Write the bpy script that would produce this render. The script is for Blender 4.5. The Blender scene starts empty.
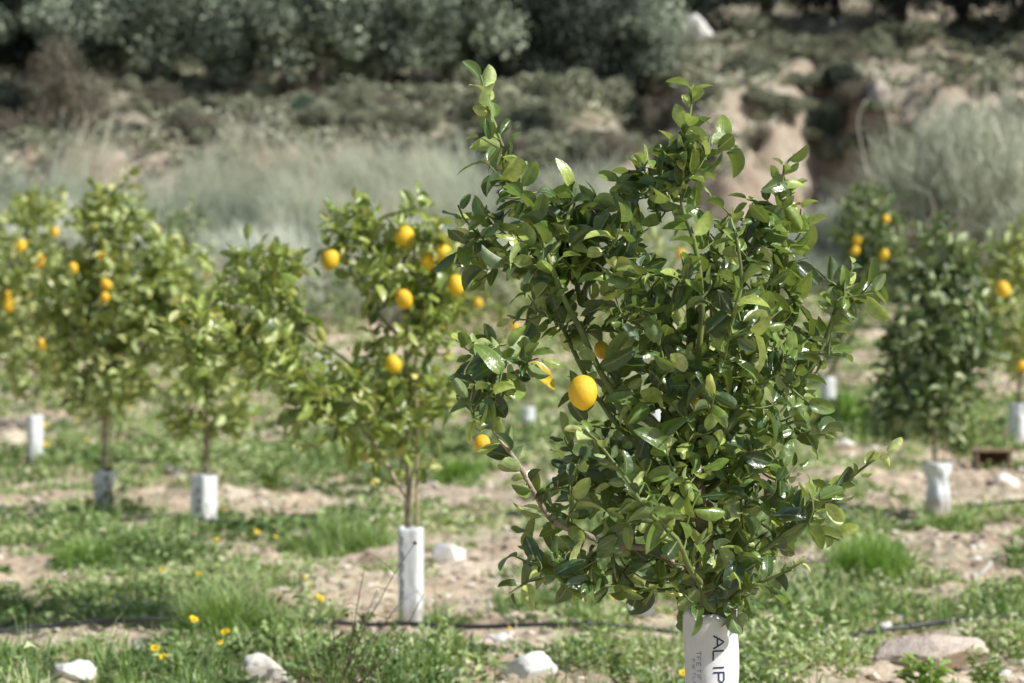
import bpy, math, random
import numpy as np
from mathutils import Vector, noise as mn

random.seed(11)
RNG = np.random.default_rng(11)
SC = bpy.context.scene
COL = SC.collection
PI = math.pi
F = 2418.0          # focal length in photo pixels (85 mm on a 36 mm sensor, 1024 px wide)
CX, CY, CAMZ = 512.0, 341.5, 1.25

# ------------------------------------------------------------------ noise
def _hash(ix, iy, s):
    h = (ix.astype(np.int64) * 374761393 + iy.astype(np.int64) * 668265263 + s * 974634777) & 0xffffffff
    h = ((h ^ (h >> 13)) * 1274126177) & 0xffffffff
    h = h ^ (h >> 16)
    return (h & 0xffffff) / float(0xffffff)

def vnoise(x, y, s=0):
    ix = np.floor(x); iy = np.floor(y)
    fx = x - ix; fy = y - iy
    fx = fx * fx * (3 - 2 * fx); fy = fy * fy * (3 - 2 * fy)
    a = _hash(ix, iy, s); b = _hash(ix + 1, iy, s); c = _hash(ix, iy + 1, s); d = _hash(ix + 1, iy + 1, s)
    return (a * (1 - fx) + b * fx) * (1 - fy) + (c * (1 - fx) + d * fx) * fy - 0.5

def fbm(x, y, s=0, o=4):
    r = 0; a = 1.0
    for k in range(o):
        r = r + a * vnoise(x, y, s + k * 17); x = x * 2.03 + 5.1; y = y * 2.03 + 1.7; a *= 0.5
    return r

def sstep(a, b, x):
    t = np.clip((x - a) / (b - a), 0, 1)
    return t * t * (3 - 2 * t)

def bump(x, c, w):
    return np.exp(-((x - c) / w) ** 2)

# ------------------------------------------------------------------ terrain
YL = [-60, 4, 5.6, 8.5, 10.7, 16, 21, 26, 31, 36, 40, 46, 50, 56, 66, 80, 120, 700]
ZL = [0.3, 0.15, .12, 0, -.03, .03, .15, .12, .75, 1.35, 2.2, 5.0, 6.0, 7.4, 10.5, 13, 16, 22]
YR = [-60, 4, 5.6, 8.5, 10.7, 16, 21, 26, 31, 36, 40, 44, 48, 50, 56, 66, 80, 120, 700]
ZR = [0.3, .15, .12, 0, -.01, .1, .45, .5, 1.0, 1.8, 1.9, 2.6, 3.6, 4.0, 5.5, 8.0, 10.5, 14, 20]

def gz(x, y, fine=True):
    x = np.asarray(x, float); y = np.asarray(y, float)
    l = np.interp(y, YL, ZL); r = np.interp(y, YR, ZR)
    m1 = sstep(-1.5, 3.0, x); m2 = sstep(1.5, 4.0, x)
    m = np.where(y < 36, m1, m2)
    z = l * (1 - m) + r * m
    # eroded cliff on the right of the hillside
    Rm = sstep(2.6, 3.8, x)
    yc = 49.4 + 0.5 * np.sin(x * 2.3) + 2.1 * bump(x, 6.75, 0.85) - 1.0 * bump(x, 9.1, 0.9) \
        + 1.1 * bump(x, 4.9, 0.45) + 4 * sstep(10.3, 11.6, x) + 0.3 * fbm(x * 1.3, y * 0.3, 5, 2)
    wd_ = 0.9 + 2.6 * bump(x, 4.6, 1.2)
    led = 0.45 + 0.15 * fbm(x * 0.8, y * 0, 8, 2)
    yn = y + 0.55 * fbm(x * 1.9, y * 1.9, 23, 4)
    z = z + 2.45 * Rm * (led * sstep(yc - wd_ - .2, yc - wd_ * .45, yn) + (1 - led) * .55 * sstep(yc - wd_ * .35, yc + 0.1, yn + .3 * fbm(x * 4, y * 4, 29, 2)) + (1 - led) * .45 * sstep(yc, yc + 1.0, y + .6 * fbm(x * 2.2, y * 2.2, 31, 3)))
    z = z + 0.5 * Rm * bump(y, yc - .5, 1.8) * (fbm(x * 2.6, y * 2.6, 12, 4) + .4 * np.abs(fbm(x * 6, y * 6, 14, 2)))
    hill = sstep(33, 45, y)
    z = z + hill * (0.6 * fbm(x * 0.33, y * 0.33, 9, 4) + 0.5 * fbm(x * 1.1, y * 1.1, 19, 4))
    fld = 1 - hill
    z = z + fld * 0.12 * fbm(x * 0.9, y * 0.9, 2, 2)
    if fine:
        z = z + fld * (0.06 * fbm(x * 4, y * 4, 3, 3) + 0.06 * np.abs(fbm(x * 11, y * 11, 4, 3)))
    return z

def gz1(x, y): return float(gz(np.array([x]), np.array([y]))[0])

def P(px, py, Y):   # point seen at photo pixel (px, py) that stands at depth Y
    return ((px - CX) / F * Y, Y, CAMZ - (py - CY) / F * Y)

YS = np.linspace(7.5, 70, 2500)
def on_ground(px, py):
    xs = (px - CX) / F * YS; zs = CAMZ - (py - CY) / F * YS
    g = gz(xs, YS); k = np.argmax(zs <= g)
    return float(xs[k]), float(YS[k]), float(g[k])

# ------------------------------------------------------------------ materials
def newmat(name):
    m = bpy.data.materials.new(name); m.use_nodes = True
    nt = m.node_tree; nt.nodes.clear()
    out = nt.nodes.new('ShaderNodeOutputMaterial')
    return m, nt, out

def N(nt, t, **kw):
    n = nt.nodes.new(t)
    for k, v in kw.items(): setattr(n, k, v)
    return n

def ramp(nt, fac, stops):
    r = N(nt, 'ShaderNodeValToRGB')
    el = r.color_ramp.elements
    while len(el) < len(stops): el.new(0.5)
    for e, (p, c) in zip(el, stops):
        e.position = p; e.color = (*c, 1)
    nt.links.new(fac, r.inputs[0]); return r

def simple(name, col, rough=0.8, spec=0.3, nscale=8, var=0.35, bump_s=0.0, bscale=40, coord='Object'):
    m, nt, out = newmat(name)
    b = N(nt, 'ShaderNodeBsdfPrincipled')
    tc = N(nt, 'ShaderNodeTexCoord'); nz = N(nt, 'ShaderNodeTexNoise')
    nz.inputs['Scale'].default_value = nscale; nz.inputs['Detail'].default_value = 5
    nt.links.new(tc.outputs[coord], nz.inputs['Vector'])
    lo = tuple(c * (1 - var) for c in col); hi = tuple(min(1, c * (1 + var)) for c in col)
    r = ramp(nt, nz.outputs['Fac'], [(0.3, lo), (0.7, hi)])
    nt.links.new(r.outputs[0], b.inputs['Base Color'])
    b.inputs['Roughness'].default_value = rough; b.inputs['Specular IOR Level'].default_value = spec
    if bump_s:
        n2 = N(nt, 'ShaderNodeTexNoise'); n2.inputs['Scale'].default_value = bscale; n2.inputs['Detail'].default_value = 6
        nt.links.new(tc.outputs[coord], n2.inputs['Vector'])
        bp = N(nt, 'ShaderNodeBump'); bp.inputs['Strength'].default_value = bump_s; bp.inputs['Distance'].default_value = 0.02
        nt.links.new(n2.outputs['Fac'], bp.inputs['Height']); nt.links.new(bp.outputs[0], b.inputs['Normal'])
    nt.links.new(b.outputs[0], out.inputs[0])
    return m

def leafmat(name, stops, trans=0.35, rough=0.4, spec=0.5, tcol=(0.35, 0.5, 0.05), back=1.25):
    m, nt, out = newmat(name)
    at = N(nt, 'ShaderNodeAttribute', attribute_name='tint')
    r0 = ramp(nt, at.outputs['Fac'], stops)
    rb = N(nt, 'ShaderNodeAttribute', attribute_name='rib'); rr_ = ramp(nt, rb.outputs['Fac'], [(0.8, (0, 0, 0)), (0.93, (.55, .55, .55))])
    tc = N(nt, 'ShaderNodeTexCoord'); nz = N(nt, 'ShaderNodeTexNoise'); nz.inputs['Scale'].default_value = 70; nz.inputs['Detail'].default_value = 3
    nt.links.new(tc.outputs['Object'], nz.inputs['Vector']); nr = ramp(nt, nz.outputs['Fac'], [(0.3, (.72, .74, .7)), (.7, (1.2, 1.2, 1.15))])
    mv = N(nt, 'ShaderNodeMix', data_type='RGBA', blend_type='MULTIPLY'); mv.inputs['Factor'].default_value = 1
    nt.links.new(r0.outputs[0], mv.inputs['A']); nt.links.new(nr.outputs[0], mv.inputs['B'])
    mrb = N(nt, 'ShaderNodeMix', data_type='RGBA'); nt.links.new(rr_.outputs[0], mrb.inputs['Factor']); nt.links.new(mv.outputs['Result'], mrb.inputs['A']); mrb.inputs['B'].default_value = (.38, .45, .16, 1)
    r = N(nt, 'NodeReroute'); nt.links.new(mrb.outputs['Result'], r.inputs[0])
    bpn = N(nt, 'ShaderNodeBump'); bpn.inputs['Strength'].default_value = 0.5; bpn.inputs['Distance'].default_value = 0.004; nt.links.new(nz.outputs['Fac'], bpn.inputs['Height'])
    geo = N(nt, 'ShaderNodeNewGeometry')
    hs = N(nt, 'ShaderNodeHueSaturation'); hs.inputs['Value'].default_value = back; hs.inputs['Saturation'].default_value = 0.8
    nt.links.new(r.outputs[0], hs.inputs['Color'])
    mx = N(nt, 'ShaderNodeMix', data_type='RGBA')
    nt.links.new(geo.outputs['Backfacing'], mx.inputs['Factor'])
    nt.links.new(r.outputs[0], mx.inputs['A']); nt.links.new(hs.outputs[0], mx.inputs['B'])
    b = N(nt, 'ShaderNodeBsdfPrincipled')
    b.inputs['Specular IOR Level'].default_value = spec
    rr = N(nt, 'ShaderNodeMath', operation='MULTIPLY_ADD'); rr.inputs[1].default_value = 0.25; rr.inputs[2].default_value = rough
    nt.links.new(geo.outputs['Backfacing'], rr.inputs[0])
    nt.links.new(rr.outputs[0], b.inputs['Roughness'])
    nt.links.new(mx.outputs['Result'], b.inputs['Base Color'])
    nt.links.new(bpn.outputs[0], b.inputs['Normal'])
    tr = N(nt, 'ShaderNodeBsdfTranslucent')
    m2 = N(nt, 'ShaderNodeMix', data_type='RGBA', blend_type='MIX'); m2.inputs['Factor'].default_value = 0.5
    nt.links.new(r.outputs[0], m2.inputs['A']); m2.inputs['B'].default_value = (*tcol, 1)
    nt.links.new(m2.outputs['Result'], tr.inputs['Color'])
    ms = N(nt, 'ShaderNodeMixShader'); ms.inputs[0].default_value = trans
    nt.links.new(b.outputs[0], ms.inputs[1]); nt.links.new(tr.outputs[0], ms.inputs[2])
    nt.links.new(ms.outputs[0], out.inputs[0])
    return m

M = {}
M['leaf_near'] = leafmat('lemon_leaf_dark', [(0.0, (0.022, 0.055, 0.026)), (0.33, (0.075, 0.15, 0.04)), (0.62, (0.23, 0.35, 0.07)), (0.97, (0.56, 0.66, 0.18)), (1.0, (0.75, 0.55, 0.04))], 0.26, 0.3, 1.0, (0.5, 0.62, 0.07))  # dark cool end of the tint paints shade into the leaf colour
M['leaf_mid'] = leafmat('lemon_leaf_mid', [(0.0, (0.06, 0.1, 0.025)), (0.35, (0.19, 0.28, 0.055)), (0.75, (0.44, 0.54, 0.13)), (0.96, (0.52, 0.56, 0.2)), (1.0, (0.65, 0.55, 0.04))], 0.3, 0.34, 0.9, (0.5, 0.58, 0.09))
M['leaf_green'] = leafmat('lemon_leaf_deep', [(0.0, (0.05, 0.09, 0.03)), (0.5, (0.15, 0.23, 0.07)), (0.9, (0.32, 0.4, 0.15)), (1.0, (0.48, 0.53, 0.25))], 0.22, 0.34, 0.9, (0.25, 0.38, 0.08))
M['weed'] = leafmat('weed_leaf', [(0.0, (0.05, 0.1, 0.03)), (0.35, (0.17, 0.29, 0.07)), (0.7, (0.4, 0.53, 0.16)), (1.0, (0.6, 0.62, 0.36))], 0.3, 0.5, 0.4, (0.3, 0.42, 0.08))
M['grass'] = leafmat('grass_blade', [(0.0, (0.07, 0.15, 0.03)), (0.4, (0.22, 0.37, 0.08)), (0.75, (0.44, 0.56, 0.18)), (1.0, (0.7, 0.66, 0.44))], 0.35, 0.5, 0.35, (0.35, 0.5, 0.08))
M['tussock'] = leafmat('bright_grass', [(0.0, (0.16, 0.3, 0.04)), (0.5, (0.27, 0.44, 0.08)), (1.0, (0.42, 0.58, 0.16))], 0.35, 0.5, 0.3, (0.4, 0.6, 0.08))
M['reed'] = leafmat('dry_reed', [(0.0, (0.34, 0.4, 0.33)), (0.4, (0.68, 0.73, 0.63)), (0.8, (0.86, 0.88, 0.79)), (1.0, (0.92, 0.85, 0.72))], 0.35, 0.6, 0.3, (0.75, 0.8, 0.6), 1.0)
M['broom'] = leafmat('broom_shrub', [(0.0, (0.2, 0.25, 0.18)), (0.5, (0.5, 0.55, 0.42)), (0.85, (0.72, 0.73, 0.6)), (1.0, (0.8, 0.75, 0.63))], 0.25, 0.6, 0.3, (0.3, 0.34, 0.2), 1.1)
M['far_tree'] = leafmat('oak_leaf', [(0.0, (0.05, 0.07, 0.055)), (0.4, (0.15, 0.2, 0.14)), (0.7, (0.42, 0.5, 0.35)), (1.0, (0.7, 0.76, 0.58))], 0.1, 0.45, 0.45, (0.15, 0.22, 0.1), 1.1)
M['far_dark'] = leafmat('pine_needle', [(0.0, (0.015, 0.024, 0.02)), (0.6, (0.06, 0.085, 0.06)), (1.0, (0.2, 0.25, 0.17))], 0.08, 0.5, 0.4, (0.1, 0.15, 0.06), 1.1)
M['scrub_olive'] = leafmat('scrub_olive', [(0.0, (0.12, 0.135, 0.09)), (0.5, (0.34, 0.36, 0.24)), (1.0, (0.62, 0.62, 0.46))], 0.1, 0.6, 0.3, (0.2, 0.24, 0.1), 1.1)
M['scrub_brown'] = leafmat('scrub_brown', [(0.0, (0.08, 0.07, 0.05)), (0.5, (0.2, 0.175, 0.13)), (1.0, (0.38, 0.34, 0.26))], 0.1, 0.7, 0.2, (0.2, 0.16, 0.1), 1.1)
M['scrub_green'] = leafmat('scrub_blue_green', [(0.0, (0.06, 0.11, 0.07)), (0.5, (0.13, 0.2, 0.13)), (1.0, (0.24, 0.32, 0.22))], 0.1, 0.6, 0.3, (0.2, 0.3, 0.15), 1.1)
M['bark'] = simple('lemon_bark', (0.4, 0.33, 0.25), 0.85, 0.2, 30, 0.4, 0.5, 90)
M['twig'] = simple('green_twig', (0.17, 0.22, 0.07), 0.55, 0.35, 20, 0.35)
M['cane'] = simple('cane_wood', (0.42, 0.33, 0.2), 0.7, 0.3, 14, 0.3)
M['lemon'] = simple('lemon_rind', (0.9, 0.58, 0.03), 0.42, 0.45, 9, 0.1, 0.25, 160)
M['orange_lemon'] = simple('deep_lemon_rind', (0.9, 0.54, 0.03), 0.42, 0.45, 9, 0.12, 0.25, 160)
M['ink'] = simple('navy_ink', (0.015, 0.03, 0.09), 0.5, 0.4, 10, 0.2)
M['faint_ink'] = simple('faded_ink', (0.2, 0.25, 0.33), 0.6, 0.3, 10, 0.2)
M['hose'] = simple('black_hose', (0.035, 0.037, 0.04), 0.38, 0.5, 6, 0.5)
M['rock'] = simple('pale_limestone', (0.9, 0.85, 0.77), 0.9, 0.15, 3, 0.12, 0.45, 30)
M['rock_white'] = simple('white_rock', (0.95, 0.92, 0.87), 0.9, 0.15, 4, 0.1, 0.45, 45)
M['rock_grey'] = simple('grey_rock', (0.45, 0.43, 0.4), 0.9, 0.15, 12, 0.35, 0.9, 40)
M['rock_pink'] = simple('pink_rock', (0.8, 0.68, 0.58), 0.9, 0.15, 3, 0.25, 0.9, 25)
M['petal'] = simple('yellow_petal', (0.85, 0.6, 0.015), 0.6, 0.2, 60, 0.08)
M['flower_centre'] = simple('flower_centre', (0.5, 0.24, 0.02), 0.8, 0.1, 90, 0.3)
M['dry_stem'] = simple('dry_stem', (0.13, 0.1, 0.065), 0.85, 0.15, 20, 0.3)
M['pale_stem'] = simple('pale_stem', (0.36, 0.4, 0.22), 0.7, 0.2, 20, 0.25)
M['grey_branch'] = simple('grey_branch', (0.38, 0.36, 0.3), 0.85, 0.15, 8, 0.25)
M['tree_bark'] = simple('oak_bark', (0.11, 0.09, 0.07), 0.9, 0.1, 8, 0.4)
M['plank'] = simple('weathered_plank', (0.3, 0.22, 0.15), 0.85, 0.2, 20, 0.35, 0.5, 70)
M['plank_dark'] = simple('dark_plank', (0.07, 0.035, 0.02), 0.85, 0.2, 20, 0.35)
M['bone'] = simple('bleached_wood', (0.75, 0.71, 0.62), 0.8, 0.2, 20, 0.15)

def soilmat(name, hill):
    m, nt, out = newmat(name)
    tc = N(nt, 'ShaderNodeTexCoord')
    b = N(nt, 'ShaderNodeBsdfPrincipled'); b.inputs['Roughness'].default_value = 0.95; b.inputs['Specular IOR Level'].default_value = 0.1
    def nz(s, d=6, r=0.6):
        n = N(nt, 'ShaderNodeTexNoise'); n.inputs['Scale'].default_value = s; n.inputs['Detail'].default_value = d; n.inputs['Roughness'].default_value = r
        nt.links.new(tc.outputs['Object'], n.inputs['Vector']); return n
    a = nz(2.2 if not hill else 0.8)
    c1 = ramp(nt, a.outputs['Fac'], [(0.3, (0.34, 0.26, 0.18)), (0.5, (0.6, 0.49, 0.36)), (0.7, (0.82, 0.72, 0.57))] if not hill else
              [(0.3, (0.40, 0.30, 0.22)), (0.5, (0.68, 0.58, 0.46)), (0.72, (0.84, 0.77, 0.65))])
    if not hill:
        d = nz(28, 4, 0.7)
        c2 = ramp(nt, d.outputs['Fac'], [(0.28, (0.55, 0.5, 0.46)), (0.42, (1.0, 1.0, 1.0)), (0.75, (1.35, 1.33, 1.3))])
        mm = N(nt, 'ShaderNodeMix', data_type='RGBA', blend_type='MULTIPLY'); mm.inputs['Factor'].default_value = 0.85
        nt.links.new(c1.outputs[0], mm.inputs['A']); nt.links.new(c2.outputs[0], mm.inputs['B'])
        # thin moss and dead stems between the clods
        e = nz(1.1, 5, 0.6)
        f = ramp(nt, e.outputs['Fac'], [(0.5, (0, 0, 0)), (0.66, (0.5, 0.5, 0.5))])
        m3 = N(nt, 'ShaderNodeMix', data_type='RGBA'); nt.links.new(f.outputs[0], m3.inputs['Factor'])
        nt.links.new(mm.outputs['Result'], m3.inputs['A']); m3.inputs['B'].default_value = (0.36, 0.36, 0.2, 1)
        nt.links.new(m3.outputs['Result'], b.inputs['Base Color'])
        bn = nz(45, 6, 0.7); bd = 0.02; bs = 0.9
    else:
        geo = N(nt, 'ShaderNodeNewGeometry'); sp = N(nt, 'ShaderNodeSeparateXYZ'); nt.links.new(geo.outputs['Normal'], sp.inputs[0])
        fl = ramp(nt, sp.outputs['Z'], [(0.72, (0, 0, 0)), (0.9, (1, 1, 1))])
        e = nz(0.55, 5, 0.65)
        f = ramp(nt, e.outputs['Fac'], [(0.4, (0, 0, 0)), (0.58, (1, 1, 1))])
        mu = N(nt, 'ShaderNodeMath', operation='MULTIPLY'); nt.links.new(fl.outputs[0], mu.inputs[0]); nt.links.new(f.outputs[0], mu.inputs[1])
        g = nz(3.5, 5, 0.7)
        gc = ramp(nt, g.outputs['Fac'], [(0.3, (0.2, 0.21, 0.14)), (0.6, (0.36, 0.36, 0.26)), (0.8, (0.5, 0.46, 0.36))])
        m3 = N(nt, 'ShaderNodeMix', data_type='RGBA'); nt.links.new(mu.outputs[0], m3.inputs['Factor'])
        nt.links.new(c1.outputs[0], m3.inputs['A']); nt.links.new(gc.outputs[0], m3.inputs['B'])
        nt.links.new(m3.outputs['Result'], b.inputs['Base Color'])
        bn = nz(5, 8, 0.75); bd = 0.22; bs = 0.9
        c4 = nz(6, 6, 0.7); cr = ramp(nt, c4.outputs['Fac'], [(0.35, (0.78, 0.74, 0.7)), (0.5, (1.05, 1.05, 1.03)), (0.75, (1.3, 1.3, 1.25))])
        mq = N(nt, 'ShaderNodeMix', data_type='RGBA', blend_type='MULTIPLY'); mq.inputs['Factor'].default_value = 0.9
        nt.links.new(m3.outputs['Result'], mq.inputs['A']); nt.links.new(cr.outputs[0], mq.inputs['B']); nt.links.new(mq.outputs['Result'], b.inputs['Base Color'])
    bp = N(nt, 'ShaderNodeBump'); bp.inputs['Strength'].default_value = bs; bp.inputs['Distance'].default_value = bd
    nt.links.new(bn.outputs['Fac'], bp.inputs['Height']); nt.links.new(bp.outputs[0], b.inputs['Normal'])
    nt.links.new(b.outputs[0], out.inputs[0])
    return m
M['soil'] = soilmat('orchard_soil', False)
M['hill'] = soilmat('hill_soil', True)

def plasticmat():
    m, nt, out = newmat('white_plastic_sheet')
    tc = N(nt, 'ShaderNodeTexCoord'); n = N(nt, 'ShaderNodeTexNoise'); n.inputs['Scale'].default_value = 7; n.inputs['Detail'].default_value = 4
    nt.links.new(tc.outputs['Object'], n.inputs['Vector'])
    r = ramp(nt, n.outputs['Fac'], [(0.3, (0.74, 0.78, 0.8)), (0.5, (0.86, 0.89, 0.91))])
    # soil splashed up at the foot
    sp = N(nt, 'ShaderNodeSeparateXYZ'); nt.links.new(tc.outputs['Object'], sp.inputs[0])
    n2 = N(nt, 'ShaderNodeTexNoise'); n2.inputs['Scale'].default_value = 60; nt.links.new(tc.outputs['Object'], n2.inputs['Vector'])
    ad = N(nt, 'ShaderNodeMath', operation='MULTIPLY_ADD'); ad.inputs[1].default_value = -0.25; nt.links.new(n2.outputs['Fac'], ad.inputs[0]); nt.links.new(sp.outputs['Z'], ad.inputs[2])
    dr = ramp(nt, ad.outputs[0], [(0.0, (0.5, 0.5, 0.5)), (0.04, (0, 0, 0))])
    mx = N(nt, 'ShaderNodeMix', data_type='RGBA'); nt.links.new(dr.outputs[0], mx.inputs['Factor'])
    nt.links.new(r.outputs[0], mx.inputs['A']); mx.inputs['B'].default_value = (0.4, 0.32, 0.25, 1)
    b = N(nt, 'ShaderNodeBsdfPrincipled'); b.inputs['Roughness'].default_value = 0.45; b.inputs['Specular IOR Level'].default_value = 0.4
    nt.links.new(mx.outputs['Result'], b.inputs['Base Color'])
    n3 = N(nt, 'ShaderNodeTexNoise'); n3.inputs['Scale'].default_value = 18; nt.links.new(tc.outputs['Object'], n3.inputs['Vector'])
    bp = N(nt, 'ShaderNodeBump'); bp.inputs['Strength'].default_value = 0.35; bp.inputs['Distance'].default_value = 0.01
    nt.links.new(n3.outputs['Fac'], bp.inputs['Height']); nt.links.new(bp.outputs[0], b.inputs['Normal'])
    tr = N(nt, 'ShaderNodeBsdfTranslucent'); tr.inputs['Color'].default_value = (0.7, 0.75, 0.8, 1)
    ms = N(nt, 'ShaderNodeMixShader'); ms.inputs[0].default_value = 0.12
    nt.links.new(b.outputs[0], ms.inputs[1]); nt.links.new(tr.outputs[0], ms.inputs[2]); nt.links.new(ms.outputs[0], out.inputs[0])
    return m
M['plastic'] = plasticmat()

# ------------------------------------------------------------------ mesh building
def link(name, me, parent=None, loc=None, label=None, cat=None, group=None, kind=None):
    o = bpy.data.objects.new(name, me); COL.objects.link(o)
    if parent: o.parent = parent
    if loc is not None: o.location = loc
    tag(o, label, cat, group, kind)
    return o

def tag(o, label=None, cat=None, group=None, kind=None):
    if label: o['label'] = label
    if cat: o['category'] = cat
    if group: o['group'] = group
    if kind: o['kind'] = kind
    return o

def empty(name, loc, label, cat, group=None, rz=0):
    o = bpy.data.objects.new(name, None); COL.objects.link(o)
    o.location = loc; o.rotation_euler = (0, 0, rz); o.empty_display_size = 0.1
    return tag(o, label, cat, group)

def npmesh(name, verts, tris=None, quads=None, mats=(), tint=None, smooth=True, mi=None):
    me = bpy.data.meshes.new(name)
    verts = np.asarray(verts, np.float32).reshape(-1, 3)
    tris = np.zeros((0, 3), np.int32) if tris is None else np.asarray(tris, np.int32).reshape(-1, 3)
    quads = np.zeros((0, 4), np.int32) if quads is None else np.asarray(quads, np.int32).reshape(-1, 4)
    me.vertices.add(len(verts)); me.vertices.foreach_set('co', verts.ravel())
    nl = tris.size + quads.size; nf = len(tris) + len(quads)
    me.loops.add(nl); me.loops.foreach_set('vertex_index', np.concatenate([tris.ravel(), quads.ravel()]).astype(np.int32))
    me.polygons.add(nf)
    st = np.concatenate([np.arange(len(tris)) * 3, tris.size + np.arange(len(quads)) * 4]).astype(np.int32)
    me.polygons.foreach_set('loop_start', st)
    try: me.polygons.foreach_set('loop_total', np.concatenate([np.full(len(tris), 3), np.full(len(quads), 4)]).astype(np.int32))
    except Exception: pass
    for m in mats: me.materials.append(m)
    if mi is not None: me.polygons.foreach_set('material_index', np.asarray(mi, np.int32))
    me.polygons.foreach_set('use_smooth', np.full(nf, smooth, bool))
    if tint is not None:
        a = me.attributes.new('tint', 'FLOAT', 'POINT'); a.data.foreach_set('value', np.asarray(tint, np.float32))
    me.update(calc_edges=True); me.validate()
    return me

class MB:
    """collects tubes, leaves and lumps into one mesh, with a material index and a tint per piece"""
    def __init__(s): s.v = []; s.t = []; s.q = []; s.tm = []; s.qm = []; s.ti = []; s.ri = []; s.n = 0
    def add(s, v, t=None, q=None, m=0, tint=0.5, rib=0.0):
        v = np.asarray(v, float).reshape(-1, 3)
        s.v.append(v)
        if t is not None and len(t): t = np.asarray(t).reshape(-1, 3); s.t.append(t + s.n); s.tm.append(np.full(len(t), m))
        if q is not None and len(q): q = np.asarray(q).reshape(-1, 4); s.q.append(q + s.n); s.qm.append(np.full(len(q), m))
        s.ti.append(np.broadcast_to(np.asarray(tint, float), (len(v),))); s.ri.append(np.broadcast_to(np.asarray(rib, float), (len(v),))); s.n += len(v)
    def tube(s, pts, radii, k=6, m=0, tint=0.5, cap=True):
        pts = np.asarray(pts, float); n = len(pts)
        radii = np.interp(np.linspace(0, 1, n), np.linspace(0, 1, len(radii)), radii) if not np.isscalar(radii) else np.full(n, radii)
        tan = np.gradient(pts, axis=0); tan /= np.linalg.norm(tan, axis=1)[:, None] + 1e-9
        ref = np.array([0.31, 0.9, 0.17]) if abs(tan[0][1]) < 0.8 else np.array([1., 0, 0])
        a = np.cross(tan, ref); a /= np.linalg.norm(a, axis=1)[:, None] + 1e-9
        b = np.cross(tan, a)
        th = np.arange(k) * 2 * PI / k
        ring = pts[:, None, :] + radii[:, None, None] * (np.cos(th)[None, :, None] * a[:, None, :] + np.sin(th)[None, :, None] * b[:, None, :])
        v = ring.reshape(-1, 3)
        i = np.arange(n - 1)[:, None] * k; j = np.arange(k)[None, :]; j2 = (j + 1) % k
        q = np.stack([i + j, i + j2, i + k + j2, i + k + j], -1).reshape(-1, 4)
        t = None
        if cap:
            v = np.vstack([v, pts[0], pts[-1]]); c0 = n * k; c1 = n * k + 1
            jj = np.arange(k); t = np.vstack([np.stack([np.full(k, c0), (jj + 1) % k, jj], -1), np.stack([np.full(k, c1), (n - 1) * k + jj, (n - 1) * k + (jj + 1) % k], -1)])
        s.add(v, t, q, m, tint)
    def build(s, name, mats, smooth=True):
        v = np.vstack(s.v); t = np.vstack(s.t) if s.t else None; q = np.vstack(s.q) if s.q else None
        mi = np.concatenate(s.tm + s.qm)
        me = npmesh(name, v, t, q, mats, np.concatenate(s.ti), smooth, mi)
        ri = np.concatenate(s.ri)
        if ri.any() and len(ri) == len(me.vertices):
            a = me.attributes.new('rib', 'FLOAT', 'POINT'); a.data.foreach_set('value', ri.astype(np.float32))
        return me

def unit(a): return a / (np.linalg.norm(a, axis=-1, keepdims=True) + 1e-9)

def leaf_template(fold, curl, twist=0.0, wid=(0.66, 1.0, 0.74), lo=False):
    us = [0, 0.16, 0.5, 0.84, 1.0] if not lo else [0, 0.45, 1.0]
    ws = [0, *wid, 0] if not lo else [0, 1.0, 0]
    v = []
    for u, w in zip(us, ws): v.append((u, 0, -curl * u * u))
    nm = len(us)
    for sgn in (-1, 1):
        for u, w in list(zip(us, ws))[1:-1]:
            v.append((u - 0.02, sgn * 0.5 * w, fold * w - curl * u * u + twist * sgn * u))
    t = []; q = []
    for si, sgn in enumerate((-1, 1)):
        o = nm + si * (nm - 2)
        a = (0, 1, o) if sgn < 0 else (0, o, 1); t.append(a)
        for k in range(nm - 3):
            f = (1 + k, 2 + k, o + k + 1, o + k); q.append(f if sgn < 0 else f[::-1])
        a = (nm - 2, nm - 1, o + nm - 3) if sgn < 0 else (nm - 2, o + nm - 3, nm - 1); t.append(a)
    return np.array(v, float), np.array(t), (np.array(q) if q else np.zeros((0, 4), int))

LT_HI = [leaf_template(0.16, 0.18), leaf_template(0.26, 0.38), leaf_template(0.10, -0.12, 0.08), leaf_template(0.30, 0.62, -0.1), leaf_template(0.34, 0.2, 0.1), leaf_template(0.2, 0.1, 0.14, (0.56, 1.0, 0.82))]
LT_LO = [leaf_template(0.2, 0.1, 0, lo=True), leaf_template(0.3, 0.4, 0, lo=True), leaf_template(0.05, -.05, 0.06, lo=True)]

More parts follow.
